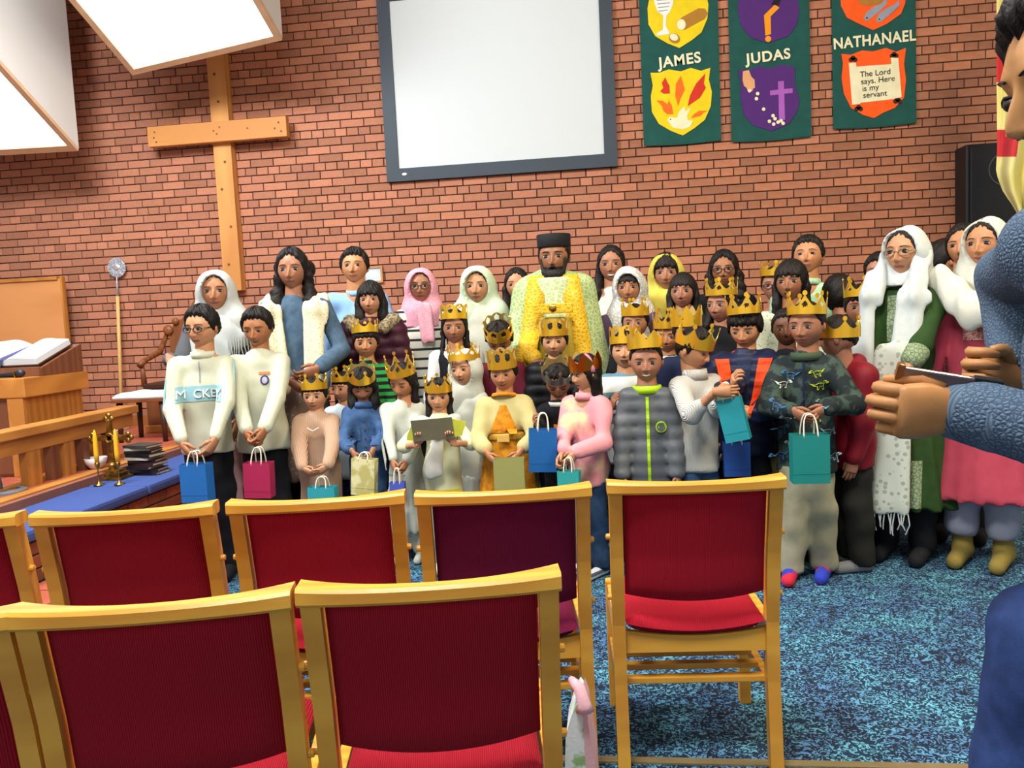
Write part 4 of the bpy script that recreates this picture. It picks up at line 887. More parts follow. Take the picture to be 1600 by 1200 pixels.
    for side, (w_, e_, cu_, hd, hn) in enumerate([(p.wL, p.eL, curlL, hdL, hnL), (p.wR, p.eR, curlR, hdR, hnR)]):
        d = (w_-e_) if hd is None else np.array(hd, float); nn = np.array(hn, float) if hn is not None else np.array([1. if side == 0 else -1., .35, 0])
        hv, hf = hand(w_, d, nn, p.hs, cu_, sideL if side == 0 else sideR); Vb.append(np.array(hv)); Fb.append(hf); Cb.append(np.tile(b0*np.array([.9, .86, .85]), (len(hv), 1)))
    # assemble
    off_, FF = 0, []
    nh = len(Fh); cum = 0; lens = [len(V)]
    FF = [tuple(map(int, f)) for arr in Fh for f in arr]; o_ = len(V)
    for arr, vv in zip(Fb[nh:], Vb[1:]): FF += [tuple(int(i)+o_ for i in f) for f in arr]; o_ += len(vv)
    p.body = mesh('body', np.concatenate(Vb), FF, SKIN, p.root, True, cols=np.concatenate(Cb))
    p.P, p.A, p.sfy = P, A, sfy; nu, nv = (104, 76) if lod else (64, 48)
    if hair:
        _k = (child, male, 'h'); _HC.setdefault(_k, head_grid(72, 50, child, male)); P_, A_, nu, nv = _HC[_k]
        hv, hf = hair_cap(P_, A_, hair if hair in HAIRL else 'long', nu, nv, hthick, hash(label) % 100)
        p.hairv = (hv*hh)@p.HR.T+p.HC; p.hair = mesh('hair', p.hairv, hf, hairm or HAIR, p.root, True)
    if glasses:
        mb = MB(); zz = -.012
        for s in (-1, 1):
            yy = sfy(s*.155, zz)-.05; mb.tube([p.hp(s*.155+.115*math.cos(t), yy+.02*abs(math.cos(t))*(1 if math.cos(t)*s > 0 else 0), zz+.075*math.sin(t)) for t in np.linspace(0, 6.283, 20)], (.011 if glasses is GLS else .008)*hh, 5)
            mb.tube([p.hp(s*.27, yy+.02, zz+.03), p.hp(s*.37, -.1, zz+.03), p.hp(s*.385, .05, zz+.02)], .009*hh, 5)
        mb.tube([p.hp(-.045, sfy(0, .0)-.02, zz+.02), p.hp(0, sfy(0, .02)-.022, zz+.03), p.hp(.045, sfy(0, .0)-.02, zz+.02)], .009*hh, 5); mb.build('glasses', glasses, p.root, True)
    return p
# ------------------------------------------------------------------ garments
def part(p, name, prims, m, res=.012, disp=None, label=None):
    V, F = sdf(prims, res, disp); V[:, 2] = np.maximum(V[:, 2], .004); o = mesh(name, V, F, m, p.root, True)
    if label: o['label'] = label
    o['_v'] = 0; del o['_v']; return o
def top(p, m, t=.012, hem=.44, sl=1.0, slw=1.0, flare=1.0, name='jumper', disp=None, res=.013, neck=.0, arms=(1, 1), chest=1.0):
    Ht, lx = p.Ht, p.lx; a = .0245*Ht*slw+t*.8; hz = hem*Ht; sqv = .66+.06*p.child
    pr = [cap((lx-p.sw*.80, .012, p.sz-.024*Ht), (lx+p.sw*.80, .012, p.sz-.024*Ht), (.030*Ht)+t*.5, k=.03),
          cap((lx, .015, p.sz-.10*Ht), (lx, .015, min(hz, p.hz)+.02*Ht), p.tr*.92*chest+t, p.tr*.90*flare*chest+t, sqv, .05), cap(p.nb-np.array([0, 0, .03]), p.nb+np.array([0, 0, .002]), .235*p.hh+t*.4, .22*p.hh+t*.4, k=.03)]
    if hz < p.hz: pr.append(cap((lx, .015, p.hz+.04*Ht), (lx, .015, hz-.02), p.tr*.90*flare*chest+t, p.tr*.95*flare*chest+t, sqv, .03))
    pr.append(cut((0, 0, -1), -hz, shrink=False))
    for s, (sh_, e_, w_) in enumerate(((p.shL, p.eL, p.wL), (p.shR, p.eR, p.wR))):
        if not arms[s]: continue
        pr.append(cap(sh_, e_, a, a*.9, k=.03)); L = sl
        if L > 0: q = e_+(w_-e_)*(L-.06); pr.append(cap(e_, q, a*.9, p.wrR*1.1+t*(.6 if L > .9 else 1.0), k=.015))
    if neck: pr.append(ell(p.nb+np.array([0, -.05*Ht*.6, .0]), (neck*p.hh, neck*p.hh, neck*p.hh*1.1), op='s'))
    d0 = folds(.0042, 26, 17, p.Ht*30) if disp is None else disp
    return part(p, name, pr, m, res, d0)
def collar(p, m, r=.26, h=.05, t=.012, name='collar', tilt=.0, dz=.0, back=0.0):
    mb = MB(); V = []; n = 26; F = []
    for k in range(n):
        a = 2*math.pi*k/n; h_ = h*.7; R_ = (r*.95*p.hh)*(1+back*max(0, math.sin(a))); c = p.nb+np.array([R_*math.cos(a)*1.05, R_*math.sin(a)*.95, .012+dz+tilt*math.sin(a)])
        o = np.array([math.cos(a), math.sin(a), 0]); V += [c+o*t-np.array([0, 0, h_*.5]), c+o*t*.6+np.array([0, 0, h_*.5]), c-o*t*.4+np.array([0, 0, h_*.5]), c-o*t*.4-np.array([0, 0, h_*.5])]
    for k in range(n):
        for q in range(4): F.append((k*4+q, ((k+1) % n)*4+q, ((k+1) % n)*4+(q+1) % 4, k*4+(q+1) % 4))
    return mesh(name, V, F, m, p.root, True)
def hood(p, m, s=1.0, name='hood'):
    h = p.hh; return part(p, name, [cap(p.nb+np.array([-.24*h, .10*h, .0]), p.nb+np.array([0, .28*h, .02]), .11*h*s, .15*h*s, k=.03), cap(p.nb+np.array([.24*h, .10*h, .0]), p.nb+np.array([0, .28*h, .02]), .11*h*s, .15*h*s, k=.03), cap(p.nb+np.array([-.26*h, .05*h, .0]), p.nb+np.array([-.1*h, -.22*h, -.10*h]), .09*h*s, .05*h*s, k=.03), cap(p.nb+np.array([.26*h, .05*h, .0]), p.nb+np.array([.1*h, -.22*h, -.10*h]), .09*h*s, .05*h*s, k=.03)], m, .010)
def trousers(p, m, t=.01, wide=1.0, name='trousers', disp=None, ank=.0):
    pr = [cap((p.lx-.35*p.tr, .015, p.hz+.02*p.Ht), (p.lx+.35*p.tr, .015, p.hz+.02*p.Ht), .55*p.tr+t*.4, k=.03)]
    for h, kn, an in zip(p.hip, p.knee, p.ank): pr += [cap(h, kn, (.043*p.Ht+t*.7), (.038*p.Ht+t)*wide, k=.02), cap(kn, an+np.array([0, 0, ank]), (.040*p.Ht+t)*wide, (.032*p.Ht+t)*wide, k=.01)]
    pr.append(cut((0, 0, -1), -(.028*p.Ht+ank*.8)))
    return part(p, name, pr, m, .016, disp or folds(.004, 18, 30, 1.))
def shoes(p, m, name='sock', big=1.0):
    for an in p.ank:
        part(p, name, [cap(an+np.array([0, .014*p.Ht, -.012*p.Ht]), an+np.array([0, .005*p.Ht, .03*p.Ht]), .028*p.Ht*big, .026*p.Ht*big, k=.01), cap(an+np.array([0, .014*p.Ht, -.018*p.Ht]), an+np.array([0, -.105*p.Ht, -.024*p.Ht]), .026*p.Ht*big, .021*p.Ht*big, k=.02), cut((0, 0, -1), -.002)], m, .009)
def skirt(p, m, top_=.56, hem=.12, r0=1.0, r1=1.5, name='skirt', amp=.006, sq=.75):
    Ht = p.Ht; return part(p, name, [cap((p.lx, .015, top_*Ht), (p.lx, .015, hem*Ht), p.tr*.86*r0+.012, p.tr*r1+.012, sq, .02), cut((0, 0, -1), -hem*Ht), cut((0, 0, 1), top_*Ht+.01)], m, .0145, pleat(amp))
def face_hole(p, sx=.335, sz=.47, dz=-.06, dy=-.42): return ell(p.hp(0, dy, dz), (sx*p.hh, .50*p.hh, sz*p.hh), R=p.HR, op='s')
def veil(p, m, drop=.62, wide=1.0, name='veil', tail=0, hole=None, res=.010, thick=.0, back_=1.0, amp=.0035):
    h, Ht = p.hh, p.Ht; z1 = drop*Ht; t = thick
    pr = [ell(p.hp(0, .04, .06), ((.45+t)*h, (.53+t)*h, (.52+t)*h), R=p.HR),
          cap(p.hp(-.20, .10, -.1), (p.lx-p.sw*.75*wide, .02, p.sz+.0), .26*h, .20*h, k=.05), cap(p.hp(.20, .10, -.1), (p.lx+p.sw*.75*wide, .02, p.sz+.0), .26*h, .20*h, k=.05),
          cap((p.lx-p.sw*.7*wide, .02, p.sz), (p.lx-p.sw*.85*wide, .02, z1), .055*Ht, .05*Ht, k=.05), cap((p.lx+p.sw*.7*wide, .02, p.sz), (p.lx+p.sw*.85*wide, .02, z1), .055*Ht, .05*Ht, k=.05),
          cap((p.lx, .05, p.sz), (p.lx, .06, z1), p.tr*.95, p.tr*1.0, .6, .05), face_hole(p, *(hole or ())), cut((0, 0, -1), -z1)]
    return part(p, name, pr, m, res, folds(amp, 34, 8, Ht*17))
def locks(p, m, drop=.30, out=.40, r=.11, fwd=.08, name='long_hair', wavy=.0, both=(1, 1), back=True):
    h = p.hh; pr = []
    zb = -drop/h
    for s in (-1, 1):
        if not both[(s+1)//2]: continue
        pts = [p.hp(s*.30, .06, .16), p.hp(s*(.36), .05, -.15), p.HC+np.array([s*out*h, -.0*h, -.55*h]), p.HC+np.array([s*(out+.02)*h, -fwd*h, -.75*h]), p.HC+np.array([s*(out-.05)*h, -(fwd+.05)*h, zb*h])]
        rr = [r*.9, r, r*1.15, r*1.1, r*.55]
        for i in range(4): pr.append(cap(pts[i], pts[i+1], rr[i]*h, rr[i+1]*h, k=.015))
    if back: pr += [cap(p.hp(0, .22, .1), p.HC+np.array([0, .30*h, -.6*h]), .28*h, .26*h, k=.03), cap(p.HC+np.array([0, .30*h, -.6*h]), p.HC+np.array([0, .34*h, zb*h]), .26*h, .2*h, k=.03)]
    return part(p, name, pr, m, .009, lambda X, Y, Z: .0025*np.sin(X*150+8*np.sin(Z*(8+30*wavy)))+.002*np.sin(Y*130+Z*20)+wavy*.010*np.sin(Z*55+X*30)*np.sin(Y*45+Z*20))
def decal(p, o, V2, F, m, name, off=.003, subdiv=False, label=None):
    """project flat outline points (x,z in person space) onto the front of garment o"""
    me = o.data; bv = BVHTree.FromPolygons([v.co[:] for v in me.vertices], [q.vertices[:] for q in me.polygons]); V = []
    for x, z in V2:
        hit = bv.ray_cast(Vector((x, -2, z)), Vector((0, 1, 0)))[0]; V.append((x, (hit.y if hit else -.1)-off, z))
    n = len(V); V = V+[(x, y+off*.8, z) for x, y, z in V]; F = [tuple(f) for f in F]
    cnt = {}
    for f in F:
        for i in range(len(f)):
            a, b = f[i], f[(i+1) % len(f)]; cnt.setdefault((min(a, b), max(a, b)), []).append((a, b))
    G = list(F)+[(b+n, a+n, a, b)[::-1] for k_, l_ in cnt.items() if len(l_) == 1 for a, b in l_]
    ob = mesh(name, V, G, m, p.root)
    if label: ob['label'] = label
    return ob
def grid2(x0, x1, z0, z1, nx, nz):
    V = [(x0+(x1-x0)*i/nx, z0+(z1-z0)*j/nz) for j in range(nz+1) for i in range(nx+1)]
    return V, [(j*(nx+1)+i, j*(nx+1)+i+1, (j+1)*(nx+1)+i+1, (j+1)*(nx+1)+i) for j in range(nz) for i in range(nx)]
def text_decal(p, o, s, x, z, size, m, name='lettering', bold=.0, spacing=1.0, rot=0.0):
    V, F = text_mesh(s, size, bold, spacing); c, n = math.cos(rot), math.sin(rot)
    for Vc, Fc in split_parts([(x+v[0]*c-v[1]*n, z+v[0]*n+v[1]*c) for v in V], F): decal(p, o, Vc, Fc, m, 'letter', .013)
# ------------------------------------------------------------------ crowns and bags
def crown(p, label, style='ball', z=.20, h=.34, tilt=0, m=None, rx=.415, ry=.475, turn=0.0, flare=.03):
    hh = p.hh; nA, nZ = 108, 10
    e = empty('paper_crown', tuple(p.wld(p.hp(0, .03, z)))); tag(e, label, 'crown', 'gold paper crowns')
    Rw = p.Rb.T@p.HR@rot_zyx(turn, tilt*D2R, 0); V = []; n = 7 if style != 'oval' else 9
    def topz(a):
        c = (a/(2*math.pi)*n) % 1; d = abs(c-.5)*2      # 0 at peak, 1 at valley
        if style == 'ball': return .42+.40*(1-d)**2.0
        if style == 'oval': return .80+.16*(1-d*d)
        if style == 'point': return .45+.55*(1-d)
        return .50+.28*math.cos(d*math.pi)*.5+.2*(1-d)**3
    for s in (0, 1):
        for j in range(nZ+1):
            for i in range(nA):
                a = 2*math.pi*i/nA; zz = topz(a)*j/nZ; f = 1+flare*zz-(.012 if s else 0)
                V.append(Rw@(np.array([rx*f*math.cos(a), ry*f*math.sin(a), h*zz])*hh))
    def hole(i, j):
        if style == 'point': return False
        a = 2*math.pi*(i+.5)/nA; zz = topz(a)*(j+.5)/nZ; c = ((a/(2*math.pi)*n) % 1)-.5
        if style == 'oval': return (c/.27)**2+((zz-.58)/.24)**2 < 1
        return (c/.16)**2+((zz-.42)/.11)**2 < 1 and style == 'fancy'
    F = []; o = nA*(nZ+1); keep = np.array([[not hole(i, j) for i in range(nA)] for j in range(nZ)]); FMi = []
    for j in range(nZ):
        for i in range(nA):
            if not keep[j, i]: continue
            i2 = (i+1) % nA; q = [j*nA+i, j*nA+i2, (j+1)*nA+i2, (j+1)*nA+i]; F.append(tuple(q)); FMi.append(0); F.append(tuple(o+t for t in q[::-1])); FMi.append(1)
            for (di, dj, a_, b_) in ((-1, 0, q[3], q[0]), (1, 0, q[1], q[2]), (0, -1, q[0], q[1]), (0, 1, q[2], q[3])):
                jj, ii = j+dj, (i+di) % nA
                if not (0 <= jj < nZ) or not keep[jj, ii]: F.append((b_, a_, a_+o, b_+o)); FMi.append(0)
    mesh('band', V, F, None, e, False, mats=[m or GOLD, CARDIN], fm=FMi)
    if style in ('ball', 'fancy'):
        for k in range(n):
            a = 2*math.pi*(k+.5)/n; f = 1+flare*.82; c = np.array([rx*f*math.cos(a), ry*f*math.sin(a), h*(topz(a)+.07)])*hh; nn = np.array([math.cos(a)/rx, math.sin(a)/ry, 0]); nn /= np.linalg.norm(nn); tt = np.array([-nn[1], nn[0], 0])
            r = .052*hh; pts = [c+tt*(r*math.cos(t))+np.array([0, 0, r*1.1*math.sin(t)]) for t in np.linspace(0, 2*math.pi, 14, endpoint=False)]
            V = [Rw@(q+nn*.0012) for q in pts]+[Rw@(q-nn*.0012) for q in pts]
            mesh('tip_disc', V, [tuple(range(14)), tuple(range(27, 13, -1))]+[((i+1) % 14, i, 14+i, 14+(i+1) % 14) for i in range(14)], m or GOLD, e)
    return e
def bag(label, c, w_, h_, d_, col, yaw=0.0, hand_z=None, hl=.09, tilt=0.0, roll=0.0, name='gift_bag', hcol='E3DCC6', handles=True, col2=None, kind='plain'):
    """paper bag; c = centre of the rim in the world"""
    e = empty(name, tuple(c)); e.rotation_euler = (tilt, roll, yaw); m = mat('paper_'+col+kind, col, .55, col2, kind, 14, .04)
    tag(e, label, 'bag', 'paper gift bags')
    t = .0015; x, y = w_/2, d_/2; mb = MB()
    mb.box((-x, -y, -h_), (x, -y+t, 0)); 
    b = mb.build('front_panel', m, e); MB().box((-x, y-t, -h_), (x, y, 0)).build('back_panel', m, e); MB().box((-x, -y+t, -h_), (-x+t, y-t, 0)).build('side_panel', m, e); MB().box((x-t, -y+t, -h_), (x, y-t, 0)).build('side_panel', m, e); MB().box((-x+t, -y+t, -h_), (x-t, y-t, -h_+t)).build('bottom', m, e)
    MB().box((-x, -y-.0012, -h_*.80), (x, -y-.0002, -h_*.793)).build('fold_line', mat('paper_'+col+kind, col), b)
    if handles:
        for s in (-1, 1): MB().tube([(-x*.38, s*(y-.002), -.012)]+[(-x*.38*math.cos(q)**.6 if math.cos(q) > 0 else x*.38*abs(math.cos(q))**.6, s*(y-.002)*(1-.6*math.sin(q)), hl*math.sin(q)) for q in np.linspace(.01, math.pi-.01, 13)]+[(x*.38, s*(y-.002), -.012)], .0032, 6).build('handle', mat('cord_'+hcol, hcol, .8), e, True)
    return e
# ------------------------------------------------------------------ the people, left to right by row
PX = lambda x, y, Y: ('px', x, y, Y)
def fab(c, c2=None, kind='plain', **k): return mat('cloth_'+c+kind+str(c2)+str(k.get('scale', '')), c, k.pop('rough', .85), c2, kind, k.pop('scale', 60), k.pop('bump', .2), spec=.2, **k)
BLKT = fab('15161B'); NAVY = fab('1A2340'); DEN = fab('3E5C80', '2C4566', 'plain', scale=120); DEN2 = fab('2E4668', '22364F', 'plain', scale=120); GRYT = fab('8F9498')
SM = {'smile': .6}; TEETH = {'smile': .9, 'teeth': 1}
DOWN = {'gaze': (0, -1), 'closed': 1}
# 1 woman in white headscarf at the left
p = person('woman in grey top and white fringed headscarf, hand on the boy in the band jumper', 334, 455, 4.3, .215, yaw=8, skin='9C6B4A', hair='long', hthick=.03, face={'smile': .35}, poleL=(-.2, .4, -1), armL=PX(266, 560, 4.02), hdL=(.3, -.55, -.35), hnL=(0, -.3, -1), curlL=.5, armR=PX(368, 700, 4.25))
top(p, fab('55585C'), hem=.36, flare=1.1, name='tunic_top'); skirt(p, fab('C9A09A', 'B88C88'), .42, .10, 1.2, 1.5, 'pink_tunic'); trousers(p, GRYT); shoes(p, BLKT)
VW = fab('C2C6C2', 'B2B6B2', 'plain', scale=30)
veil(p, VW, .66, .8); o = part(p, 'scarf_tail', [cap(p.nb+np.array([.03, -.10, -.02]), p.nb+np.array([.02, -.17, -.30]), .05, .06, .4, .02), cap(p.nb+np.array([-.02, -.1, .0]), p.nb+np.array([.12, -.10, -.10]), .05, .055, .6, .03)], VW, .010, folds(.004, 60, 6))
mb = MB()
for k in range(9): q = p.nb+np.array([.085+.014*k-.02, -.145+.004*k, -.10]); mb = MB().tube([q, q+np.array([.004*math.sin(k), -.004, -.05]), q+np.array([.008*math.cos(k), -.002, -.09])], .0028, 5); mb.build('fringe_strand', VW, p.root)
# 2 boy in band jumper
p = person('boy with glasses in cream jumper with blue lettered band', 303, 514, 3.95, .205, yaw=38, body=8, pitch=3, skin='B07E5A', child=.5, hair='short', hthick=.075, glasses=GLS, armL=PX(284, 690, 3.78), armR=PX(336, 688, 3.78), poleL=(-.8, .4, -.5), poleR=(.8, .4, -.5), hdL=(.5, -.2, -.8), hdR=(-.5, -.2, -.8), curlL=.9, curlR=.9, face={'smile': .1})
CRMF = fab('C6C9B2', 'BCBFA8'); j = top(p, CRMF, .014, .47, flare=1.05, slw=1.05, name='jumper'); collar(p, CRMF, .25, .05, .014); trousers(p, BLKT); shoes(p, BLKT, 'shoe', 1.1)
x0 = p.lx+.0; zb = p.sz-.125*p.Ht; BND = fab('8FB8BE', '84AEB6'); V, F = grid2(x0-.115, x0+.115, zb-.035, zb+.043, 22, 8); decal(p, j, V, F, BND, 'blue_band', .004)
text_decal(p, j, 'M  CKEY', x0, zb-.016, .060, fab('E4EAE6'), 'lettering', .0, 1.0)
decal(p, j, *(lambda g: g)(grid2(x0-.0025, x0+.0025, zb+.06, p.sz-.01, 1, 8)), GRYT, 'zip', .004); P2 = p
for s in (-1, 1): e_, w_, s_ = (p.eL, p.wL, p.shL) if s < 0 else (p.eR, p.wR, p.shR); MB().tube([s_+np.array([s*.040, -.01, .012]), (s_+e_)/2+np.array([s*.044, -.01, 0]), e_+np.array([s*.040, -.01, 0]), (e_+w_)/2+np.array([s*.033, -.008, 0])], .005, 6).build('sleeve_piping', BND, p.root)
bag('cobalt blue paper gift bag held by the boy in the band jumper', at(306, 724, 3.72), .138, .185, .07, '1668B4', yaw=-.05, hl=.06)
# 3 boy in white hoodie
p = person('smiling boy in cream hoodie with small chest emblem', 396, 517, 4.15, .2, yaw=22, body=5, pitch=10, skin='9A6642', child=.5, hair='short', hthick=.075, armL=PX(384, 676, 3.93), armR=PX(412, 676, 3.93), hdL=(.4, -.3, -.7), hdR=(-.4, -.3, -.7), curlL=1.0, curlR=1.0, face={'smile': .8, 'eye': .6})
j = top(p, CRMF, .018, .46, slw=1.12, flare=1.08, name='hoodie'); hood(p, CRMF); trousers(p, BLKT); shoes(p, BLKT, 'shoe', 1.1)
ec = (p.lx+.035, p.sz-.085*p.Ht)
def disc_poly(c, rx, rz, n=16): return [(c[0]+rx*math.cos(2*math.pi*k/n), c[1]+rz*math.sin(2*math.pi*k/n)) for k in range(n)], [tuple(range(n))]
decal(p, j, *disc_poly(ec, .022, .026), fab('3A3A6A'), 'emblem_shield', .004); decal(p, j, *disc_poly(ec, .014, .018), fab('B7AFC4'), 'emblem_centre', .006)
decal(p, j, *grid2(ec[0]-.028, ec[0]+.028, ec[1]+.030, ec[1]+.044, 6, 2), fab('C98A5A'), 'emblem_title', .004)
bag('magenta paper gift bag held by the boy in the hoodie', at(404, 722, 3.88), .135, .175, .07, 'A81E4E', yaw=.05, hl=.075, roll=.03)
# 4 woman with denim jacket and cream scarf
p = person('woman with wavy black hair, denim jacket and cream patterned scarf', 452, 421, 4.6, .234, yaw=14, skin='93644A', hair='long', hthick=.06, face={'smile': .1}, armL=PX(452, 592, 4.42), armR=PX(500, 574, 4.42), hdL=(.6, -.2, -.5), hdR=(-.6, -.2, -.3), curlL=.7, curlR=.7)
DJ = fab('4E6478', '3E5468', 'plain', scale=120); top(p, DJ, .014, .50, slw=1.0, name='denim_jacket'); locks(p, HAIR, .34, .40, .13, .12, wavy=.8); part(p, 'hair_bun', [ell(p.hp(.30, .34, .02), (.2*p.hh, .2*p.hh, .24*p.hh))], HAIR, .008)
skirt(p, fab('8A7468', 'B09A80', 'spots', scale=40, width=.3), .56, .22, 1.05, 1.3, 'patterned_tunic'); trousers(p, BLKT); shoes(p, BLKT)
SCF = fab('DAD3B0', '9A9474', 'spots', scale=62, width=.20)
for s in (-1, 1): part(p, 'scarf_tail', [cap(p.nb+np.array([s*.07, .07, .03]), p.nb+np.array([s*.15, .01, -.015]), .04, .045, .9, .03), cap(p.nb+np.array([s*.15, .01, -.015]), p.nb+np.array([s*.13, -.09, -.06]), .045, .055, .7, .03), cap(p.nb+np.array([s*.13, -.09, -.06]), p.nb+np.array([s*(.10 if s > 0 else .07), -.155, -.47]), .058, .068, .30, .03)], SCF, .009, folds(.006, 95, 4))
# 5 tall boy in blue shirt
p = person('teenage boy in light blue collared shirt against the wall', 551, 415, 5.2, .225, yaw=10, pitch=-8, skin='A9764F', male=1, hair='short', hthick=.085, face={'smile': .25})
BSH = fab('8FB4D8', '7FA6CE'); top(p, BSH, .012, .45, name='shirt', neck=.22); collar(p, BSH, .25, .05, .014, tilt=.01); trousers(p, DEN2); shoes(p, BLKT)
# 6 hooded person in maroon puffer
p = person('girl with black hair and maroon puffer coat with fur collar', 576, 468, 4.85, .197, yaw=12, skin='A9785A', child=.4, hair='bangs', hthick=.07, hairm=HAIR, face={'smile': 0})
MRN = fab('3E1626', '331020', rough=.5, bump=.1); top(p, MRN, .035, .42, slw=1.25, name='puffer_coat', disp=quilt(.011, .07)); locks(p, HAIR, .26, .36, .15, .0); trousers(p, BLKT); shoes(p, BLKT)
part(p, 'fur_collar', [cap(p.nb+np.array([-.13, -.01, .01]), p.nb+np.array([-.08, -.11, -.03]), .042, .036, k=.03), cap(p.nb+np.array([.13, -.01, .01]), p.nb+np.array([.08, -.11, -.03]), .042, .036, k=.03), cap(p.nb+np.array([-.13, -.01, .01]), p.nb+np.array([0, .13, .02]), .042, .045, k=.03), cap(p.nb+np.array([.13, -.01, .01]), p.nb+np.array([0, .13, .02]), .042, .045, k=.03)], fab('A89878', '6E5F48', 'blotch', scale=60, bump=.8), .009, lambda X, Y, Z: .006*np.sin(X*160)*np.sin(Z*150+Y*120))
# 7 small boy with crown, green striped top
p = person('small boy in green and black striped top between coat and denim dress', 571, 536, 4.65, .185, yaw=2, skin='A8744E', child=1, hair='fringe', hthick=.06, face={'smile': .1, 'eye': 1.1})
top(p, fab('2E8A3C', '141A16', 'stripe', scale=7.5, width=.45), hem=.44, name='striped_top'); trousers(p, NAVY); shoes(p, BLKT); crown(p, 'paper crown on the small boy in the green striped top', 'ball', .30, .42, tilt=-6, turn=.2)
# 8 toddler in beige jumper
p = person('toddler in beige knitted jumper holding a teal bag', 488, 620, 4.2, .168, yaw=16, pitch=2, skin='B58562', child=1, hair='fringe', hthick=.05, face={'smile': .5, 'eye': 1.1}, armL=PX(474, 733, 4.02), armR=PX(512, 731, 4.02), hdL=(.7, -.3, -.4), hdR=(-.7, -.3, -.4), curlL=.8, curlR=.8, build=1.08)
KN1 = fab('C7A58A', 'B18E74', 'rib', scale=60, bump=.5); top(p, KN1, .02, .26, slw=1.2, flare=1.2, name='knitted_jumper'); collar(p, KN1, .25, .03, .014); trousers(p, NAVY); shoes(p, BLKT)
mb = MB().tube([p.nb+np.array([-.03, -.105, -.045]), p.nb+np.array([0, -.115, -.06]), p.nb+np.array([.03, -.105, -.045])], .003, 6); mb.build('necklace', fab('EDE6D8'), p.root); crown(p, 'paper crown on the toddler in the beige jumper', 'ball', .20, .50, turn=.3, tilt=-4)
bag('teal paper gift bag held by the toddler in the beige jumper', at(504, 760, 3.98), .14, .11, .06, '2A9AA6', hl=.05)
# 9 half hidden child
p = person('half hidden child in pale shirt looking sideways behind the toddler', 528, 608, 4.5, .17, yaw=40, body=10, skin='A9785A', child=1, hair='fringe', hthick=.05, lod=0)
top(p, fab('C6D4D8'), hem=.4, name='shirt'); trousers(p, NAVY); shoes(p, BLKT); crown(p, 'paper crown on the half hidden child behind the toddler', 'fancy', .24, .5)
# 10 child in denim
p = person('girl in denim jacket looking down at a gold gift bag', 566, 610, 4.25, .175, yaw=4, pitch=26, skin='95664A', child=1, hair='bangs', hthick=.07, face=DOWN, armL=PX(552, 706, 4.08), armR=PX(582, 704, 4.08), hdL=(.4, -.3, -.8), hdR=(-.4, -.3, -.8), curlL=.8, curlR=.8)
DN1 = fab('47668E', '34507A', 'plain', scale=110); j = top(p, DN1, .014, .36, slw=1.1, flare=1.12, sl=.75, name='denim_jacket'); collar(p, DN1, .25, .045, .018, tilt=-.01); skirt(p, DN1, .45, .2, 1.1, 1.35, 'denim_skirt'); trousers(p, GRYT); shoes(p, BLKT); locks(p, HAIR, .16, .33, .12, .0)
for s in (-1, 1): V, F = grid2(p.lx+s*.055-.03, p.lx+s*.055+.03, p.sz-.16, p.sz-.09, 6, 6); decal(p, j, V, F, DN1, 'chest_pocket', .006)
for k in range(4): decal(p, j, *disc_poly((p.lx, p.sz-.06-.045*k), .005, .005, 8), GLM, 'button', .005)
crown(p, 'paper crown on the girl in the denim jacket', 'ball', .24, .48, turn=.1)
bag('shiny gold and white gift bag held by the girl in denim', at(570, 716, 4.0), .125, .185, .05, 'B7AE6A', yaw=-.1, handles=True, hl=.03, roll=.08, col2='D9D3A0', kind='blotch')
# 11 girl in white dress
p = person('girl in white fringed dress looking down at a tiny blue bag', 622, 603, 4.2, .178, yaw=32, body=10, pitch=20, skin='A87450', child=1, hair='long', hthick=.06, face=DOWN, armL=PX(615, 722, 4.02), armR=PX(636, 720, 4.02), hdL=(.2, -.3, -.8), hdR=(-.4, -.3, -.8), curlL=.9, curlR=.9)
WD = fab('C4C6B8', 'B8BAAB'); top(p, WD, .014, .45, slw=1.1, name='dress_top'); skirt(p, WD, .5, .16, 1.05, 1.6, 'dress_skirt', .008); trousers(p, WD); shoes(p, WD); locks(p, HAIR, .2, .34, .09, -.15, both=(0, 1), back=True)
for k in range(10): q = p.eL+(p.wL-p.eL)*(k/10)+np.array([-.03, -.02, 0]); MB().tube([q, q+np.array([-.004, -.004, -.035]), q+np.array([-.002, -.002, -.06])], .0025, 5).build('fringe_strand', WD, p.root)
crown(p, 'tall paper crown on the girl in the white fringed dress', 'fancy', .22, .62, turn=.2, tilt=-8)
bag('tiny violet blue gift bag held by the girl in the white dress', at(621, 753, 3.98), .075, .1, .045, '4C5FC0', yaw=.1, hl=.07)
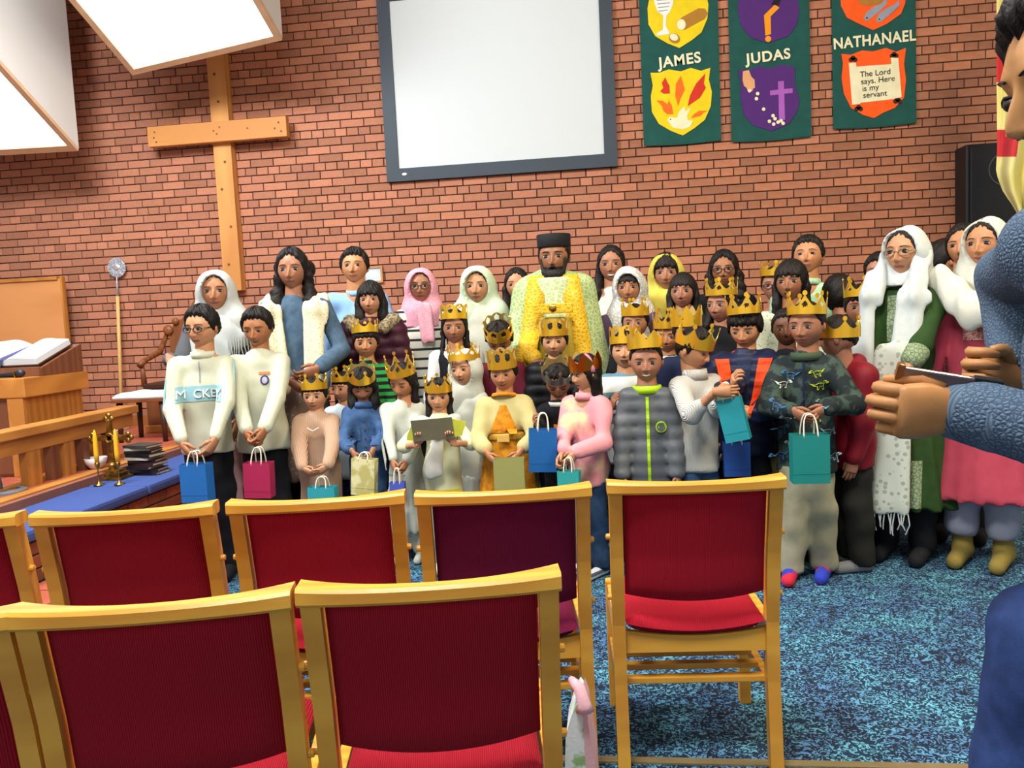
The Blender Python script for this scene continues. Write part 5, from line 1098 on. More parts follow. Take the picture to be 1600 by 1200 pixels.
# 12 girl with card
p = person('small girl in yellow and white printed top holding up a grey card', 684, 621, 4.02, .165, yaw=6, pitch=3, skin='B58562', child=1, hair='long', hthick=.05, face={'smile': 0, 'eye': 1.15}, armL=PX(652, 695, 3.86), armR=PX(708, 693, 3.86), hdL=(.15, -.1, .9), hdR=(-.15, -.1, .9), hnL=(.2, -1, 0), hnR=(-.2, -1, 0), curlL=1.1, curlR=1.1, poleL=(-1, .3, -.6), poleR=(1, .3, -.6))
j = top(p, fab('D9D9B4', 'D2D2A4'), .014, .38, sl=.2, flare=1.15, name='printed_top'); decal(p, j, *grid2(p.lx-.085, p.lx+.085, .39*p.Ht, .39*p.Ht+.05, 10, 4), fab('D8CC3C'), 'yellow_print', .004); trousers(p, GRYT); shoes(p, WD); locks(p, HAIR, .14, .32, .07, .0)
veil_m = fab('CFCFC4', 'BDBDB2'); part(p, 'white_scarf', [cap(p.nb+np.array([-.08, -.05, .0]), p.nb+np.array([0, -.11, -.05]), .03, .035, .7, .02), cap(p.nb+np.array([.08, -.05, .0]), p.nb+np.array([0, -.11, -.05]), .03, .035, .7, .02), cap(p.nb+np.array([.0, -.10, -.05]), p.nb+np.array([-.04, -.115, -.24]), .035, .05, .25, .02)], veil_m, .009, folds(.003, 80, 10))
crown(p, 'paper crown on the small girl holding the grey card', 'ball', .14, .5, turn=.35)
pc = at(676, 671, 3.83); e = empty('greeting_card', tuple(pc)); tag(e, 'grey brown folded card held up by the small girl', 'card'); e.rotation_euler = (.15, -.06, 0)
MB().box((-.1, -.002, -.052), (.1, .002, .052)).build('cover', mat('card_grey', '6E6A52', .6), e)
for s, lb in ((1, 0), (-1, 1)): MB().prism([(s*.09, .045), (s*(.165 if s > 0 else .13), .02 if s > 0 else -.02), (s*.135, -.045), (s*.09, -.05)], .002).build('yellow_leaf', mat('card_yellow', 'D7DA48', .6), e).location = (0, .006, 0)
# 13 girl in pale headscarf and crown
p = person('girl in pale headscarf and crown smiling to the left behind the card', 718, 578, 4.28, .182, yaw=30, body=5, roll=-4, skin='B58562', child=.8, hair='long', hthick=.03, face={'smile': .7, 'eye': .8})
PV = fab('CDD0C4', 'B9BDB2'); top(p, PV, .014, .36, name='tunic_top'); veil(p, PV, .52, .7, thick=.0); skirt(p, PV, .4, .14, 1.1, 1.5, 'tunic_skirt'); trousers(p, GRYT); shoes(p, BLKT); crown(p, 'paper crown over the pale headscarf of the girl smiling left', 'fancy', .22, .5, rx=.45, ry=.53, tilt=-6)
# 14 girl in black vest with crown
p = person('girl with plaits, crown, black waistcoat and white sleeves', 709, 512, 4.58, .187, yaw=4, skin='92634A', child=.7, hair='long', hthick=.05, face={'smile': .2})
top(p, fab('D2D4D2'), .012, .44, name='white_shirt'); top(p, BLKT, .022, .44, arms=(0, 0), name='waistcoat', neck=.34); locks(p, HAIR, .3, .38, .065, .06, back=True); trousers(p, BLKT); shoes(p, BLKT); crown(p, 'paper crown on the girl in the black waistcoat', 'oval', .24, .46, tilt=-4)
# 15 girl in pink veil with glasses
p = person('girl with glasses, pink lace headscarf and striped jumper', 656, 447, 5.18, .214, yaw=4, skin='8A5C42', child=.3, hair='long', hthick=.03, glasses=GLS, face={'smile': 0})
top(p, fab('CFCDBE', '2A2A30', 'stripe', scale=5.2, width=.16), hem=.44, name='striped_jumper'); PK = fab('DFA0AE', 'CF8E9E', 'brocade', scale=60); veil(p, PK, .77, .45); part(p, 'scarf_tail', [cap(p.nb+np.array([.02, -.11, .01]), p.nb+np.array([.035, -.12, -.17]), .05, .045, .32, .02)], PK, .008, folds(.006, 90, 5)); trousers(p, BLKT); shoes(p, BLKT)
# 16 girl in long white veil
p = person('girl under a long sheer white veil next to the pink headscarf', 743, 447, 4.95, .218, yaw=10, skin='A87A58', child=.2, hair='long', hthick=.03, face={'smile': .05})
top(p, fab('C2C2B4'), hem=.42, name='blouse'); veil(p, fab('C6D4B8', 'BACBAC', 'plain', scale=40), .48, 1.0, thick=.02); trousers(p, BLKT); shoes(p, BLKT)
# 17 girl with long hair behind
p = person('girl with long straight black hair in dark top left of the priest', 806, 445, 5.25, .20, yaw=6, skin='A57656', child=.2, hair='long', hthick=.05, face={'smile': 0}, lod=0)
top(p, BLKT, hem=.44, name='top'); locks(p, HAIR, .34, .36, .11, .04); trousers(p, BLKT); shoes(p, BLKT)
# 18 priest
p = person('bearded priest in gold and green vestments and black hat', 863, 401, 4.76, .238, yaw=8, skin='84593E', male=1, hair='short', hthick=.04, face={'smile': .0, 'beard': 1, 'brow': .022}, armL=PX(836, 560, 4.55), hdL=(.1, -.5, -.7), hnL=(.3, .5, -.8), curlL=.35, build=1.05); PR = p
part(p, 'beard', [ell(p.hp(0, -.25, -.43), (.25*p.hh, .15*p.hh, .16*p.hh), R=p.HR), cap(p.hp(-.325, -.03, -.02), p.hp(-.22, -.22, -.36), .035*p.hh, .07*p.hh, k=.02), cap(p.hp(.325, -.03, -.02), p.hp(.22, -.22, -.36), .035*p.hh, .07*p.hh, k=.02), cap(p.hp(-.15, -.31, -.32), p.hp(-.02, -.375, -.235), .03*p.hh, .028*p.hh, k=.01), cap(p.hp(.15, -.31, -.32), p.hp(.02, -.375, -.235), .03*p.hh, .028*p.hh, k=.01), ell(p.hp(0, -.42, -.29), (.09*p.hh, .08*p.hh, .032*p.hh), R=p.HR, op='s')], HAIR, .006, lambda X, Y, Z: .002*np.sin(X*300)*np.sin(Z*260+Y*200))
BRC = fab('8FA86A', 'B9C496', 'brocade', scale=42, bump=.2, rough=.5); GLD = fab('C99E1C', 'DDB638', 'brocade', scale=50, bump=.5, rough=.4); ALB = fab('D8D6D2')
top(p, ALB, .014, .42, name='alb_top', arms=(0, 0)); collar(p, ALB, .26, .07, .012, dz=.015); skirt(p, fab('A9B98A', 'C4CCA8', 'brocade', scale=40), .86, .05, 1.0, 1.7, 'inner_vestment', .006)
Ht = p.Ht; cop = [cap((p.lx-p.sw*.75, .03, p.sz-.01), (p.lx+p.sw*.75, .03, p.sz-.01), .075, k=.03), cap((p.lx-p.sw*.75, .03, p.sz), (p.lx-p.sw*1.35, .03, .40), .10, .18, k=.06), cap((p.lx+p.sw*.75, .03, p.sz), (p.lx+p.sw*1.35, .03, .40), .10, .18, k=.06), cap((p.lx, .06, p.sz-.05), (p.lx, .08, .4), .18, .26, .7, .06), cap(p.shL, p.eL, .07, .075, k=.04), cap(p.eL, p.eL+(p.wL-p.eL)*.5, .075, .07, k=.03), cut((0, 0, -1), -.35), cap((p.lx, -.30, p.sz+.15), (p.lx, -.34, p.sz-.30), .15, .17, 1, op='s'), cap((p.lx, -.34, p.sz-.30), (p.lx, -.36, .2), .17, .24, 1, op='s')]
cope = part(p, 'cope', cop, BRC, .012, folds(.006, 24, 3))
for s in (-1, 1):
    t = np.linspace(0, 1, 26); V = []; bv = BVHTree.FromPolygons([v.co[:] for v in cope.data.vertices], [q.vertices[:] for q in cope.data.polygons])
    for q in t:
        z = p.sz+.085-q*.80; xc = p.lx+s*(.085+.105*q**.8+.0*q)
        for u in (-.055, 0, .055):
            xx = xc+u; h_ = bv.ray_cast(Vector((xx, -2, z)), Vector((0, 1, 0)))[0]; yy = h_.y if h_ else .03
            V.append((xx, min(yy, .06)-.012 if q > .12 else -.06-.2*q, z))
    V = np.array(V); ys = V[:, 1].reshape(-1, 3); ys = np.minimum.accumulate(np.clip(ys, -.26, .1), 0)*.5+ys*.5; V[:, 1] = np.tile(ys.min(1)[:, None], (1, 3)).ravel()
    Fq = [(3*i+k, 3*i+k+1, 3*i+k+4, 3*i+k+3) for i in range(25) for k in range(2)]
    o = mesh('gold_orphrey', V, Fq, GLD, p.root, True); md = o.modifiers.new('s', 'SOLIDIFY'); md.thickness = .012; md.offset = 0
o = MB().bbox((p.lx-.11, -.205, p.sz-.13), (p.lx+.11, -.185, p.sz-.075), .006).build('chest_clasp', GLD, p.root); MB().sphere((p.lx, -.207, p.sz-.10), (.022, .008, .022)).build('clasp_gem', BRS, o, True)
part(p, 'gold_cuff', [cap(p.eL+(p.wL-p.eL)*.45, p.wL-(p.wL-p.eL)*.04, .052, .046, k=.01)], GLD, .010); part(p, 'gold_panel', [cap((p.lx, -.10, p.sz-.2), (p.lx, -.14, .6), .10, .12, .8, .02), cut((0, 0, 1), p.sz-.15)], fab('B79A2E', 'A9A050', 'brocade', scale=45, bump=.3), .012); shoes(p, BLKT)
MB().lathe([(.395*p.hh, 0), (.405*p.hh, .005), (.415*p.hh, .29*p.hh), (.40*p.hh, .31*p.hh), (.05, .325*p.hh)], n=32).build('black_hat', mat('hat_felt', '0D0D10', .8, kind='flat', bump=0), p.root, True).matrix_local = Matrix.Translation(tuple(p.hp(0, .06, .24))) @ Matrix([[*p.HR[i], 0] for i in range(3)]+[[0, 0, 0, 1]]) @ Matrix.Diagonal((1, 1.12, 1, 1))
# 19 boy in front of the priest
p = person('boy in dark padded jacket and crown in front of the priest', 865, 534, 4.44, .182, yaw=6, skin='B28360', child=.9, hair='fringe', hthick=.05, face={'smile': 0, 'eye': 1.1})
top(p, fab('16171C', '0F1014', rough=.45), .03, .42, slw=1.25, name='padded_jacket', disp=quilt(.009, .06)); collar(p, NAVY, .29, .06, .014); trousers(p, BLKT); shoes(p, BLKT); crown(p, 'paper crown with oval holes on the boy before the priest', 'oval', .17, .52, turn=.0)
# 20 boy with N shirt
p = person('boy in black and green top with an orange letter looking into a blue bag', 872, 607, 4.2, .177, yaw=2, pitch=32, skin='92634A', child=.9, hair='short', hthick=.06, face=DOWN, armL=PX(842, 668, 3.93), hdL=(-.2, -.3, .4), curlL=1.2)
j = top(p, BLKT, .016, .42, name='printed_top'); collar(p, fab('C9C9C0'), .26, .03, .014); text_decal(p, j, 'N', p.lx+.005, p.sz-.15, .10, fab('E28A1E'), 'letter_patch', .004)
for s in (-1, 1): decal(p, j, *grid2(p.lx+s*.10-.022, p.lx+s*.10+.022, p.sz-.28, p.sz-.08, 4, 10), fab('1E6A4A'), 'green_panel', .003)
trousers(p, BLKT); shoes(p, BLKT); crown(p, 'silver grey paper crown on the boy looking into the blue bag', 'ball', .24, .45, m=SILV, rx=.46, ry=.53)
bag('cobalt blue gift bag with white handles below the orange letter top', at(848, 670, 3.86), .13, .2, .07, '1560A8', yaw=.15, hl=.075, roll=.05)
# 21 girl in pink jumper
p = person('girl in pink tie dye jumper and jeans facing left', 900, 586, 3.95, .172, yaw=62, body=34, pitch=4, skin='B58562', child=1, hair='long', hthick=.05, face={'smile': .1}, armL=PX(882, 706, 3.80), armR=PX(900, 706, 3.78), hdL=(-.2, -.5, -.6), hdR=(-.3, -.5, -.6), curlL=.9, curlR=.9)
TD = fab('DC9298', 'E0CF94', 'blotch', scale=4.5, amt=.60, bump=.4); top(p, TD, .020, .42, slw=1.1, flare=1.05, name='tie_dye_jumper', disp=folds(.006, 20, 25)); collar(p, TD, .25, .05, .016); trousers(p, DEN2); shoes(p, fab('C8CCD2', '4A5560', 'stripe', scale=10)); locks(p, HAIR, .12, .3, .09, -.2)
mb = MB().tube([p.hp(-.40*math.cos(t)*1.0, .02, .05+.46*math.sin(t)) for t in np.linspace(0, math.pi, 14)], .012, 8); mb.build('hair_band', fab('C77A90'), p.root, True)
crown(p, 'orange gold paper crown on the girl in the pink jumper', 'point', .12, .50, rx=.42, flare=.08, tilt=4, m=mat('copper_card', 'D08A2E', .25, metal=1, col2='C07A24', kind='plain', scale=10, bump=.04))
bag('small teal gift bag held low by the girl in the pink jumper', at(889, 735, 3.74), .10, .085, .05, '2E9E9A', yaw=-.2, hl=.06)
# 22 girl in yellow dress
p = person('girl in mustard floral dress and cream cardigan with a green bag', 783, 586, 4.0, .175, yaw=12, pitch=4, roll=-3, skin='A87450', child=1, hair='fringe', hthick=.06, face={'smile': .7, 'eye': .9}, armL=PX(762, 708, 3.84), armR=PX(812, 706, 3.84), hdL=(.5, -.3, -.6), hdR=(-.5, -.3, -.6), curlL=.9, curlR=.9, build=1.12)
MU = fab('D08A1E', 'B8741A', 'blotch', scale=30, amt=.52); top(p, MU, .012, .46, arms=(0, 0), name='dress_top'); skirt(p, MU, .64, .2, 1.08, 1.75, 'dress_skirt', .010); cd_ = top(p, fab('C6BC84', 'B8AE76'), .018, .66, sl=.72, slw=1.15, name='cardigan')
V, F = grid2(p.lx-.07, p.lx+.07, .66*p.Ht, p.sz-.02, 8, 8); V = [(p.lx+(x-p.lx)*(1-.80*max(0, (z-.66*p.Ht)/(p.sz-.02-.66*p.Ht))), z) for x, z in V]; decal(p, cd_, V, F, MU, 'dress_front', .004); collar(p, MU, .27, .025, .02, tilt=-.012)
part(p, 'belt', [cap((p.lx, .012, .63*p.Ht), (p.lx, .012, .65*p.Ht), p.tr*.98+.02, None, .72, .01), cut((0, 0, -1), -.622*p.Ht), cut((0, 0, 1), .658*p.Ht)], fab('C99A3A'), .009); MB().bbox((p.lx-.03, -.102, .622*p.Ht), (p.lx+.03, -.085, .658*p.Ht), .004).build('belt_bow', fab('D9AE5A'), p.root)
trousers(p, WD); shoes(p, WD); crown(p, 'large paper crown with oval holes on the girl in the mustard dress', 'oval', .16, .56, turn=.1)
bag('olive green gift bag held low by the girl in the mustard dress', at(795, 716, 3.74), .14, .18, .06, '9A9A5A', hl=.02, yaw=.05, handles=False)
# 23 boy behind, back of the head
p = person('dark haired boy in maroon top looking down behind the mustard dress', 779, 540, 4.46, .186, yaw=8, pitch=35, skin='92634A', child=.7, hair='short', hthick=.07, face=DOWN, lod=0)
top(p, fab('5A1626'), hem=.42, name='top'); trousers(p, BLKT); shoes(p, BLKT); crown(p, 'paper crown on the boy in the maroon top', 'oval', .18, .45)
# 24 boy in striped jumper
p = person('boy in blue and white striped jumper with eyes nearly shut', 975, 547, 4.22, .185, yaw=6, pitch=-8, skin='B58562', child=.9, hair='fringe', hthick=.05, face={'smile': .2, 'closed': 1, 'mouth_open': .5}, armL=PX(956, 640, 4.02), hdL=(.2, -.3, .7), curlL=.8)
top(p, fab('C9CFCC', '5E8494', 'stripe', scale=2.6, width=.30), .016, .42, name='striped_jumper'); trousers(p, BLKT); shoes(p, BLKT); crown(p, 'paper crown with oval holes on the boy in the striped jumper', 'oval', .17, .52, turn=-.25)
# 25 smiling boy in grey puffer
p = person('grinning boy in grey puffer jacket with lime zip', 1009, 567, 3.88, .198, yaw=2, pitch=2, skin='976850', child=.7, hair='crop', hthick=.035, face=dict(TEETH), build=.9)
GP = fab('63676A', '565A5E', rough=.45, bump=.1); j = top(p, GP, .026, .335, slw=1.15, flare=1.1, name='puffer_jacket', disp=quilt(.009, .062, .4), sl=1.05); LIME = fab('A8D01E', rough=.5); hood(p, GP, 1.15); collar(p, LIME, .30, .05, .012)
decal(p, j, *grid2(p.lx-.007, p.lx+.007, .34*p.Ht, p.sz-.01, 1, 30), LIME, 'lime_zip', .006); ec = (p.lx+.06, p.sz-.15); V, F = disc_poly(ec, .026, .026, 20); decal(p, j, V, F, LIME, 'badge_rim', .010); decal(p, j, *disc_poly(ec, .020, .020, 16), GP, 'badge_centre', .013); decal(p, j, *grid2(ec[0]-.013, ec[0]+.013, ec[1]-.004, ec[1]+.004, 4, 1), LIME, 'badge_print', .016)
trousers(p, BLKT); shoes(p, BLKT, 'shoe', 1.1); crown(p, 'paper crown with sharp points on the grinning boy in the grey puffer', 'point', .30, .42, turn=.3, tilt=-8)
# 26-30 back row girls
p = person('smiling girl with straight black hair right behind the priest', 954, 413, 5.3, .226, yaw=4, skin='93644A', child=.1, hair='long', hthick=.045, face=dict(TEETH, smile=.7)); top(p, fab('C6C8C4'), hem=.44, name='white_top'); locks(p, HAIR, .45, .38, .10, .12, both=(1, 0)); trousers(p, BLKT); shoes(p, BLKT)
p = person('smiling girl in white lace headscarf with dark fringe', 981, 449, 4.84, .209, yaw=8, skin='99694A', child=.2, hair='bangs', hthick=.03, face={'smile': .6}); top(p, fab('4A3A52'), hem=.44, name='top'); veil(p, fab('CFCFCB', 'A9ABA6', 'brocade', scale=45), .66, .55, thick=.01, hole=(.335, .45, -.05, -.42)); trousers(p, BLKT); shoes(p, BLKT)
p = person('girl with tousled fringe under a yellow headscarf', 1040, 426, 5.06, .215, yaw=2, skin='976850', child=.1, hair='bangs', hthick=.06, face={'smile': .3}); YV = fab('D2C25A', 'C4B248'); top(p, YV, hem=.44, name='tunic'); veil(p, YV, .70, .45, hole=(.37, .50, -.02, -.42)); trousers(p, BLKT); shoes(p, BLKT)
p = person('girl with side fringe in black top beside the yellow headscarf', 1064, 455, 4.8, .204, yaw=10, skin='976850', child=.2, hair='bangs', hthick=.03, face={'smile': .35}); top(p, BLKT, hem=.44, name='top'); locks(p, HAIR, .24, .36, .10, .0); trousers(p, BLKT); shoes(p, BLKT)
p = person('girl with glasses and loose wavy hair in the back row', 1130, 421, 5.35, .217, yaw=4, skin='8A5C40', child=.1, hair='long', hthick=.07, glasses=GLS, face={'smile': .3}); top(p, BLKT, hem=.44, name='top'); locks(p, HAIR, .34, .42, .15, .05, wavy=.8); trousers(p, BLKT); shoes(p, BLKT)
# 31 girl with crown and long hair, looking left
p = person('serious girl with long dark hair and a crown looking left', 1118, 477, 4.5, .198, yaw=30, body=10, skin='976850', child=.5, hair='long', hthick=.05, face={'smile': -.1}); top(p, BLKT, hem=.44, name='top'); locks(p, HAIR, .34, .38, .10, .0); trousers(p, BLKT); shoes(p, BLKT); crown(p, 'paper crown on the serious girl looking left', 'fancy', .26, .46, turn=.2)
# 32, 33 half hidden children
p = person('half hidden child with crown below the lace headscarf', 990, 505, 4.64, .184, yaw=10, skin='976850', child=.8, hair='short', hthick=.06, lod=0); top(p, BLKT, hem=.42, name='top'); trousers(p, BLKT); shoes(p, BLKT); crown(p, 'paper crown below the lace headscarf', 'ball', .22, .55, turn=.45)
p = person('small boy in dark jacket peering out behind the grinning boy', 1041, 527, 4.5, .178, yaw=6, skin='99694A', child=.9, hair='short', hthick=.06, face={'smile': .1}); top(p, BLKT, hem=.42, name='jacket'); collar(p, fab('C9C9C4'), .25, .03, .012); trousers(p, BLKT); shoes(p, BLKT); crown(p, 'paper crown on the small boy peering out in a dark jacket', 'fancy', .26, .62)
p = person('child hidden behind the boy in white with only crown showing', 1076, 522, 4.2, .17, yaw=-10, skin='976850', child=.9, hair='short', hthick=.06, lod=0); top(p, NAVY, hem=.42, name='top'); trousers(p, BLKT); shoes(p, BLKT); crown(p, 'tilted paper crown behind the boy in the white ribbed jumper', 'point', .22, .62, turn=.5, rx=.44)
# 34 boy in white ribbed jumper, facing right
p = person('boy in white ribbed polo neck jumper reaching into a teal bag', 1102, 552, 3.92, .192, yaw=-62, body=-38, pitch=16, skin='B07E5A', child=.8, hair='short', hthick=.06, face={'smile': 0, 'closed': 1}, armR=PX(1122, 610, 3.72), hdR=(.8, -.3, -.1), curlR=.6, armL=PX(1118, 612, 3.66), hdL=(.6, -.5, 0), poleL=(-.4, -.3, -1), poleR=(.3, .3, -1))
WR = fab('CACAC4', 'B2B2AC', 'rib', scale=70, bump=.5); top(p, WR, .016, .44, sl=.45, slw=1.15, chest=1.08, name='ribbed_jumper'); collar(p, WR, .26, .07, .014, dz=.01); trousers(p, DEN); shoes(p, BLKT, 'shoe', 1.1); crown(p, 'paper crown with ball tips on the boy in white reaching right', 'ball', .10, .58, turn=.25, tilt=2)
bag('teal gift bag tilted between the boy in white and the boy in navy', at(1138, 622, 3.70), .105, .19, .06, '1C8E9A', yaw=-.3, hl=.07, roll=-.22)
tag(MB().box((-.035, -.001, -.02), (.035, .001, .045)).build('tissue_paper', mat('tissue', 'B8D8B8', .8)), 'pale green paper sticking out of the tilted teal bag', 'paper').location = at(1133, 620, 3.70)
# 35 boy in navy puffer with orange lining
p = person('boy in navy puffer jacket with orange hood lining', 1160, 519, 4.08, .196, yaw=14, pitch=14, skin='B07E5A', child=.7, hair='fringe', hthick=.08, face={'smile': -.1, 'gaze': (-.5, -.8), 'eye': .8}, armL=PX(1147, 604, 3.86), armR=PX(1178, 645, 3.88), hdL=(.1, -.5, .5), hdR=(-.6, -.4, 0), curlL=1.0, curlR=.7)
NP = fab('1D2444', '161B36', rough=.45, bump=.1); j = top(p, NP, .036, .44, slw=1.4, name='puffer_jacket', disp=quilt(.011, .055)); ORG2 = fab('F2501E', rough=.6)
hood(p, ORG2, 1.35, 'orange_hood')
for s in (-1, 1):
    V, F = grid2(0, 1, 0, 1, 4, 16); Vp = [(p.lx+s*(.024+.045*v+(.02+.045*v)*u), p.sz-.24+.25*v) for u, v in V]; decal(p, j, Vp, F, ORG2, 'orange_lining', .007)
V, F = grid2(p.lx-.03, p.lx+.03, p.sz-.26, p.sz-.0, 6, 12); V = [(p.lx+(x-p.lx)*(.35+.8*(z-p.sz+.26)/.26), z) for x, z in V]; decal(p, j, V, F, fab('2A3450'), 'printed_shirt', .005); trousers(p, BLKT); shoes(p, BLKT, 'shoe', 1.1); crown(p, 'paper crown pushed back on the boy in the navy puffer', 'fancy', .36, .50, tilt=-16, turn=.2)
bag('blue gift bag hanging behind the boy in white beside the navy jacket', at(1150, 690, 3.95), .12, .16, .06, '1E4E9E', hl=.06)
# 36 boy in dinosaur jacket
p = person('boy in dark dinosaur print jacket and stone trousers with a teal bag', 1252, 511, 3.86, .205, yaw=22, body=8, pitch=2, skin='92634A', child=.6, hair='crop', hthick=.04, face={'smile': .35}, armL=PX(1239, 640, 3.68), armR=PX(1292, 636, 3.68), hdL=(.6, -.3, -.4), hdR=(-.6, -.3, -.4), curlL=.8, curlR=.8, build=.95, poleL=(-.8, .3, -.6), poleR=(.8, .3, -.6), stepY=.04); PD = p
DJK = fab('1E2628', '3A4A42', 'blotch', scale=22, amt=.52); j = top(p, DJK, .022, .40, slw=1.1, flare=1.15, name='dinosaur_jacket'); hood(p, fab('1A2238'), 1.25); collar(p, fab('3E4E3A'), .29, .05, .014)
decal(p, j, *grid2(p.lx-.005, p.lx+.005, .41*p.Ht, p.sz-.0, 1, 30), NAVY, 'zip', .005)
dino = [(-1, .1), (-.7, .35), (-.5, .3), (-.35, .0), (-.1, .1), (.25, .05), (.6, -.1), (1.1, .15), (.6, -.25), (.3, -.3), (.35, -.7), (.2, -.7), (.05, -.35), (-.15, -.35), (-.2, -.7), (-.35, -.7), (-.35, -.25), (-.5, .05), (-.75, .1), (-.9, .0)]
def ring(P, t): n = len(P); c = np.mean(P, 0); Q = [(q[0]+(c[0]-q[0])*t, q[1]+(c[1]-q[1])*t) for q in P]; return list(P)+Q, [(i, (i+1) % n, n+(i+1) % n, n+i) for i in range(n)]
dm = [fab('C9CFC8'), fab('B7C23A'), fab('3E6C9E'), fab('8FA8B4')]
rs = random.Random(3)
for k, (dx, dz) in enumerate([(-.075, -.09), (.06, -.10), (-.085, -.17), (.075, -.18), (-.045, -.23), (.045, -.25), (-.09, -.30), (.09, -.31), (-.05, -.37), (.05, -.37), (-.1, -.42), (.11, -.42), (.0, -.43), (.05, -.045), (-.05, -.05)]):
    sc = .034+.010*rs.random(); f_ = rs.choice((-1, 1)); an = rs.uniform(-.5, .5); P_ = [(p.lx+dx*1.12+sc*(f_*x*math.cos(an)-z*math.sin(an)), p.sz+dz+sc*(f_*x*math.sin(an)+z*math.cos(an))) for x, z in dino]
    V, F = ring(P_, .22); decal(p, j, V, F if k % 3 else F, dm[k % 4], 'dinosaur_print', .005)
trousers(p, fab('A6A388', '94917A'), .014, 1.15, disp=folds(.004, 16, 28)); shoes(p, fab('C42A3C', '2A3CA8', 'blotch', scale=12), 'patterned_sock', 1.15); crown(p, 'tall ornate paper crown on the boy in the dinosaur jacket', 'fancy', .24, .50, tilt=-6, turn=.1)
bag('emerald green gift bag held by the boy in the dinosaur jacket', at(1264, 678, 3.6), .15, .205, .08, '12807A', hl=.085)
# 37-39, 41-44 right back
p = person('dark haired child in white leafy print top speaking', 1231, 440, 4.66, .222, yaw=14, skin='8A5C42', child=.3, hair='bangs', hthick=.05, face={'smile': .1, 'mouth_open': .35}); top(p, fab('C8CDB8', '7F9A62', 'blotch', scale=60, amt=.6), hem=.44, name='leafy_top'); locks(p, HAIR, .14, .34, .10, .0); trousers(p, BLKT); shoes(p, BLKT)
p = person('tall boy in mint collared shirt at the back', 1260, 397, 5.0, .22, yaw=8, pitch=-10, skin='A87450', male=.5, child=.2, hair='short', hthick=.07, face={'smile': 0, 'eye': .7}); MS = fab('A8C8A4', '92B892', 'blotch', scale=20); top(p, MS, .014, .44, name='shirt', neck=.22); collar(p, MS, .27, .05, .016, tilt=-.008); trousers(p, BLKT); shoes(p, BLKT)
p = person('half hidden child with glasses and crown behind the leafy top', 1209, 446, 5.08, .207, yaw=8, skin='976850', child=.5, hair='short', hthick=.05, lod=0, glasses=GLS); top(p, fab('6E7A6A'), hem=.44, name='top'); trousers(p, BLKT); shoes(p, BLKT); crown(p, 'paper crown at the back behind the leafy top', 'ball', .28, .42)
# 40 boy in red jacket, turned away
p = person('boy in red hooded jacket turned away from the camera', 1308, 528, 4.05, .198, yaw=100, body=62, build=.9, skin='976850', child=.6, hair='crop', hthick=.04, back=True, armL=None); RJ = fab('7E1424', '6E101E', rough=.5); top(p, RJ, .034, .41, slw=1.35, flare=1.12, name='red_jacket', disp=folds(.005, 14, 22)); hood(p, RJ, 1.3); trousers(p, fab('22221E'), .014, 1.15); shoes(p, fab('7C7F84'), 'grey_sock', 1.1); crown(p, 'paper crown with ball tips on the boy in the red jacket', 'ball', .02, .50, rx=.43, ry=.49, flare=.02)
p = person('wide eyed boy with crown peeking beside the green tunic', 1345, 480, 4.45, .205, yaw=2, skin='8A5C40', child=.7, hair='fringe', hthick=.06, face={'smile': -.1, 'eye': 1.2}); top(p, BLKT, hem=.42, name='top'); collar(p, BLKT, .25, .04, .014); trousers(p, BLKT); shoes(p, BLKT); crown(p, 'paper crown on the wide eyed boy beside the green tunic', 'fancy', .24, .50, tilt=-4)
p = person('boy in the back row half hidden by the white shawl', 1372, 425, 5.1, .205, yaw=6, skin='976850', child=.3, hair='short', hthick=.07, lod=0); top(p, BLKT, hem=.44, name='top'); trousers(p, BLKT); shoes(p, BLKT)
p = person('child turned away with only black hair showing', 1310, 462, 4.8, .20, yaw=150, body=150, skin='976850', child=.5, hair='long', hthick=.08, lod=0, back=True); top(p, BLKT, hem=.44, name='top'); trousers(p, BLKT); shoes(p, BLKT)
p = person('child with dark face peeking between navy and dinosaur jackets', 1228, 514, 4.25, .183, yaw=4, skin='5E3B28', child=.7, hair='short', hthick=.05, lod=0); top(p, BLKT, hem=.42, name='top'); trousers(p, fab('6E6E4E')); shoes(p, BLKT)
# 45 woman in green
p = person('woman with glasses in green tunic and long white shawl', 1403, 394, 4.17, .228, yaw=26, body=16, skin='A87A58', hair='long', hthick=.03, glasses=GLM, face={'smile': -.05}, armR=PX(1398, 608, 3.94), hdR=(-.9, -.3, -.2), hnR=(0, -.2, -1), curlR=.25, poleR=(1, .5, -.4), armL=PX(1376, 640, 4.12))
GT = fab('2E4A22', '263F1C'); GE = fab('8A9A7A', '5E6E50', 'brocade', scale=60); top(p, GT, .014, .40, sl=.35, slw=1.1, name='tunic_top'); sk = skirt(p, GT, .55, .17, 1.05, 1.6, 'tunic_skirt', .012)
j = [c for c in p.root.children if c.name.startswith('tunic_top')][0]; decal(p, j, *grid2(p.lx-.055, p.lx+.055, p.sz-.24, p.sz-.02, 8, 12), GE, 'embroidered_yoke', .004); part(p, 'sleeve_cuff', [cap(p.eR+(p.wR-p.eR)*.22, p.eR+(p.wR-p.eR)*.36, .056, .052, k=.005)], GE, .009)
decal(p, sk, *grid2(p.lx+.05, p.lx+.105, .18*p.Ht, .18*p.Ht+.22, 6, 14), GE, 'embroidered_panel', .010)
trousers(p, BLKT); shoes(p, fab('1C1E22'), 'shoe', 1.05)
SHW = fab('C6CCCA', 'B8C0BE'); veil(p, SHW, .835, .18, thick=-.015, hole=(.38, .52, -.02, -.50), amp=.005)
zt, zl = p.sz, .30*p.Ht
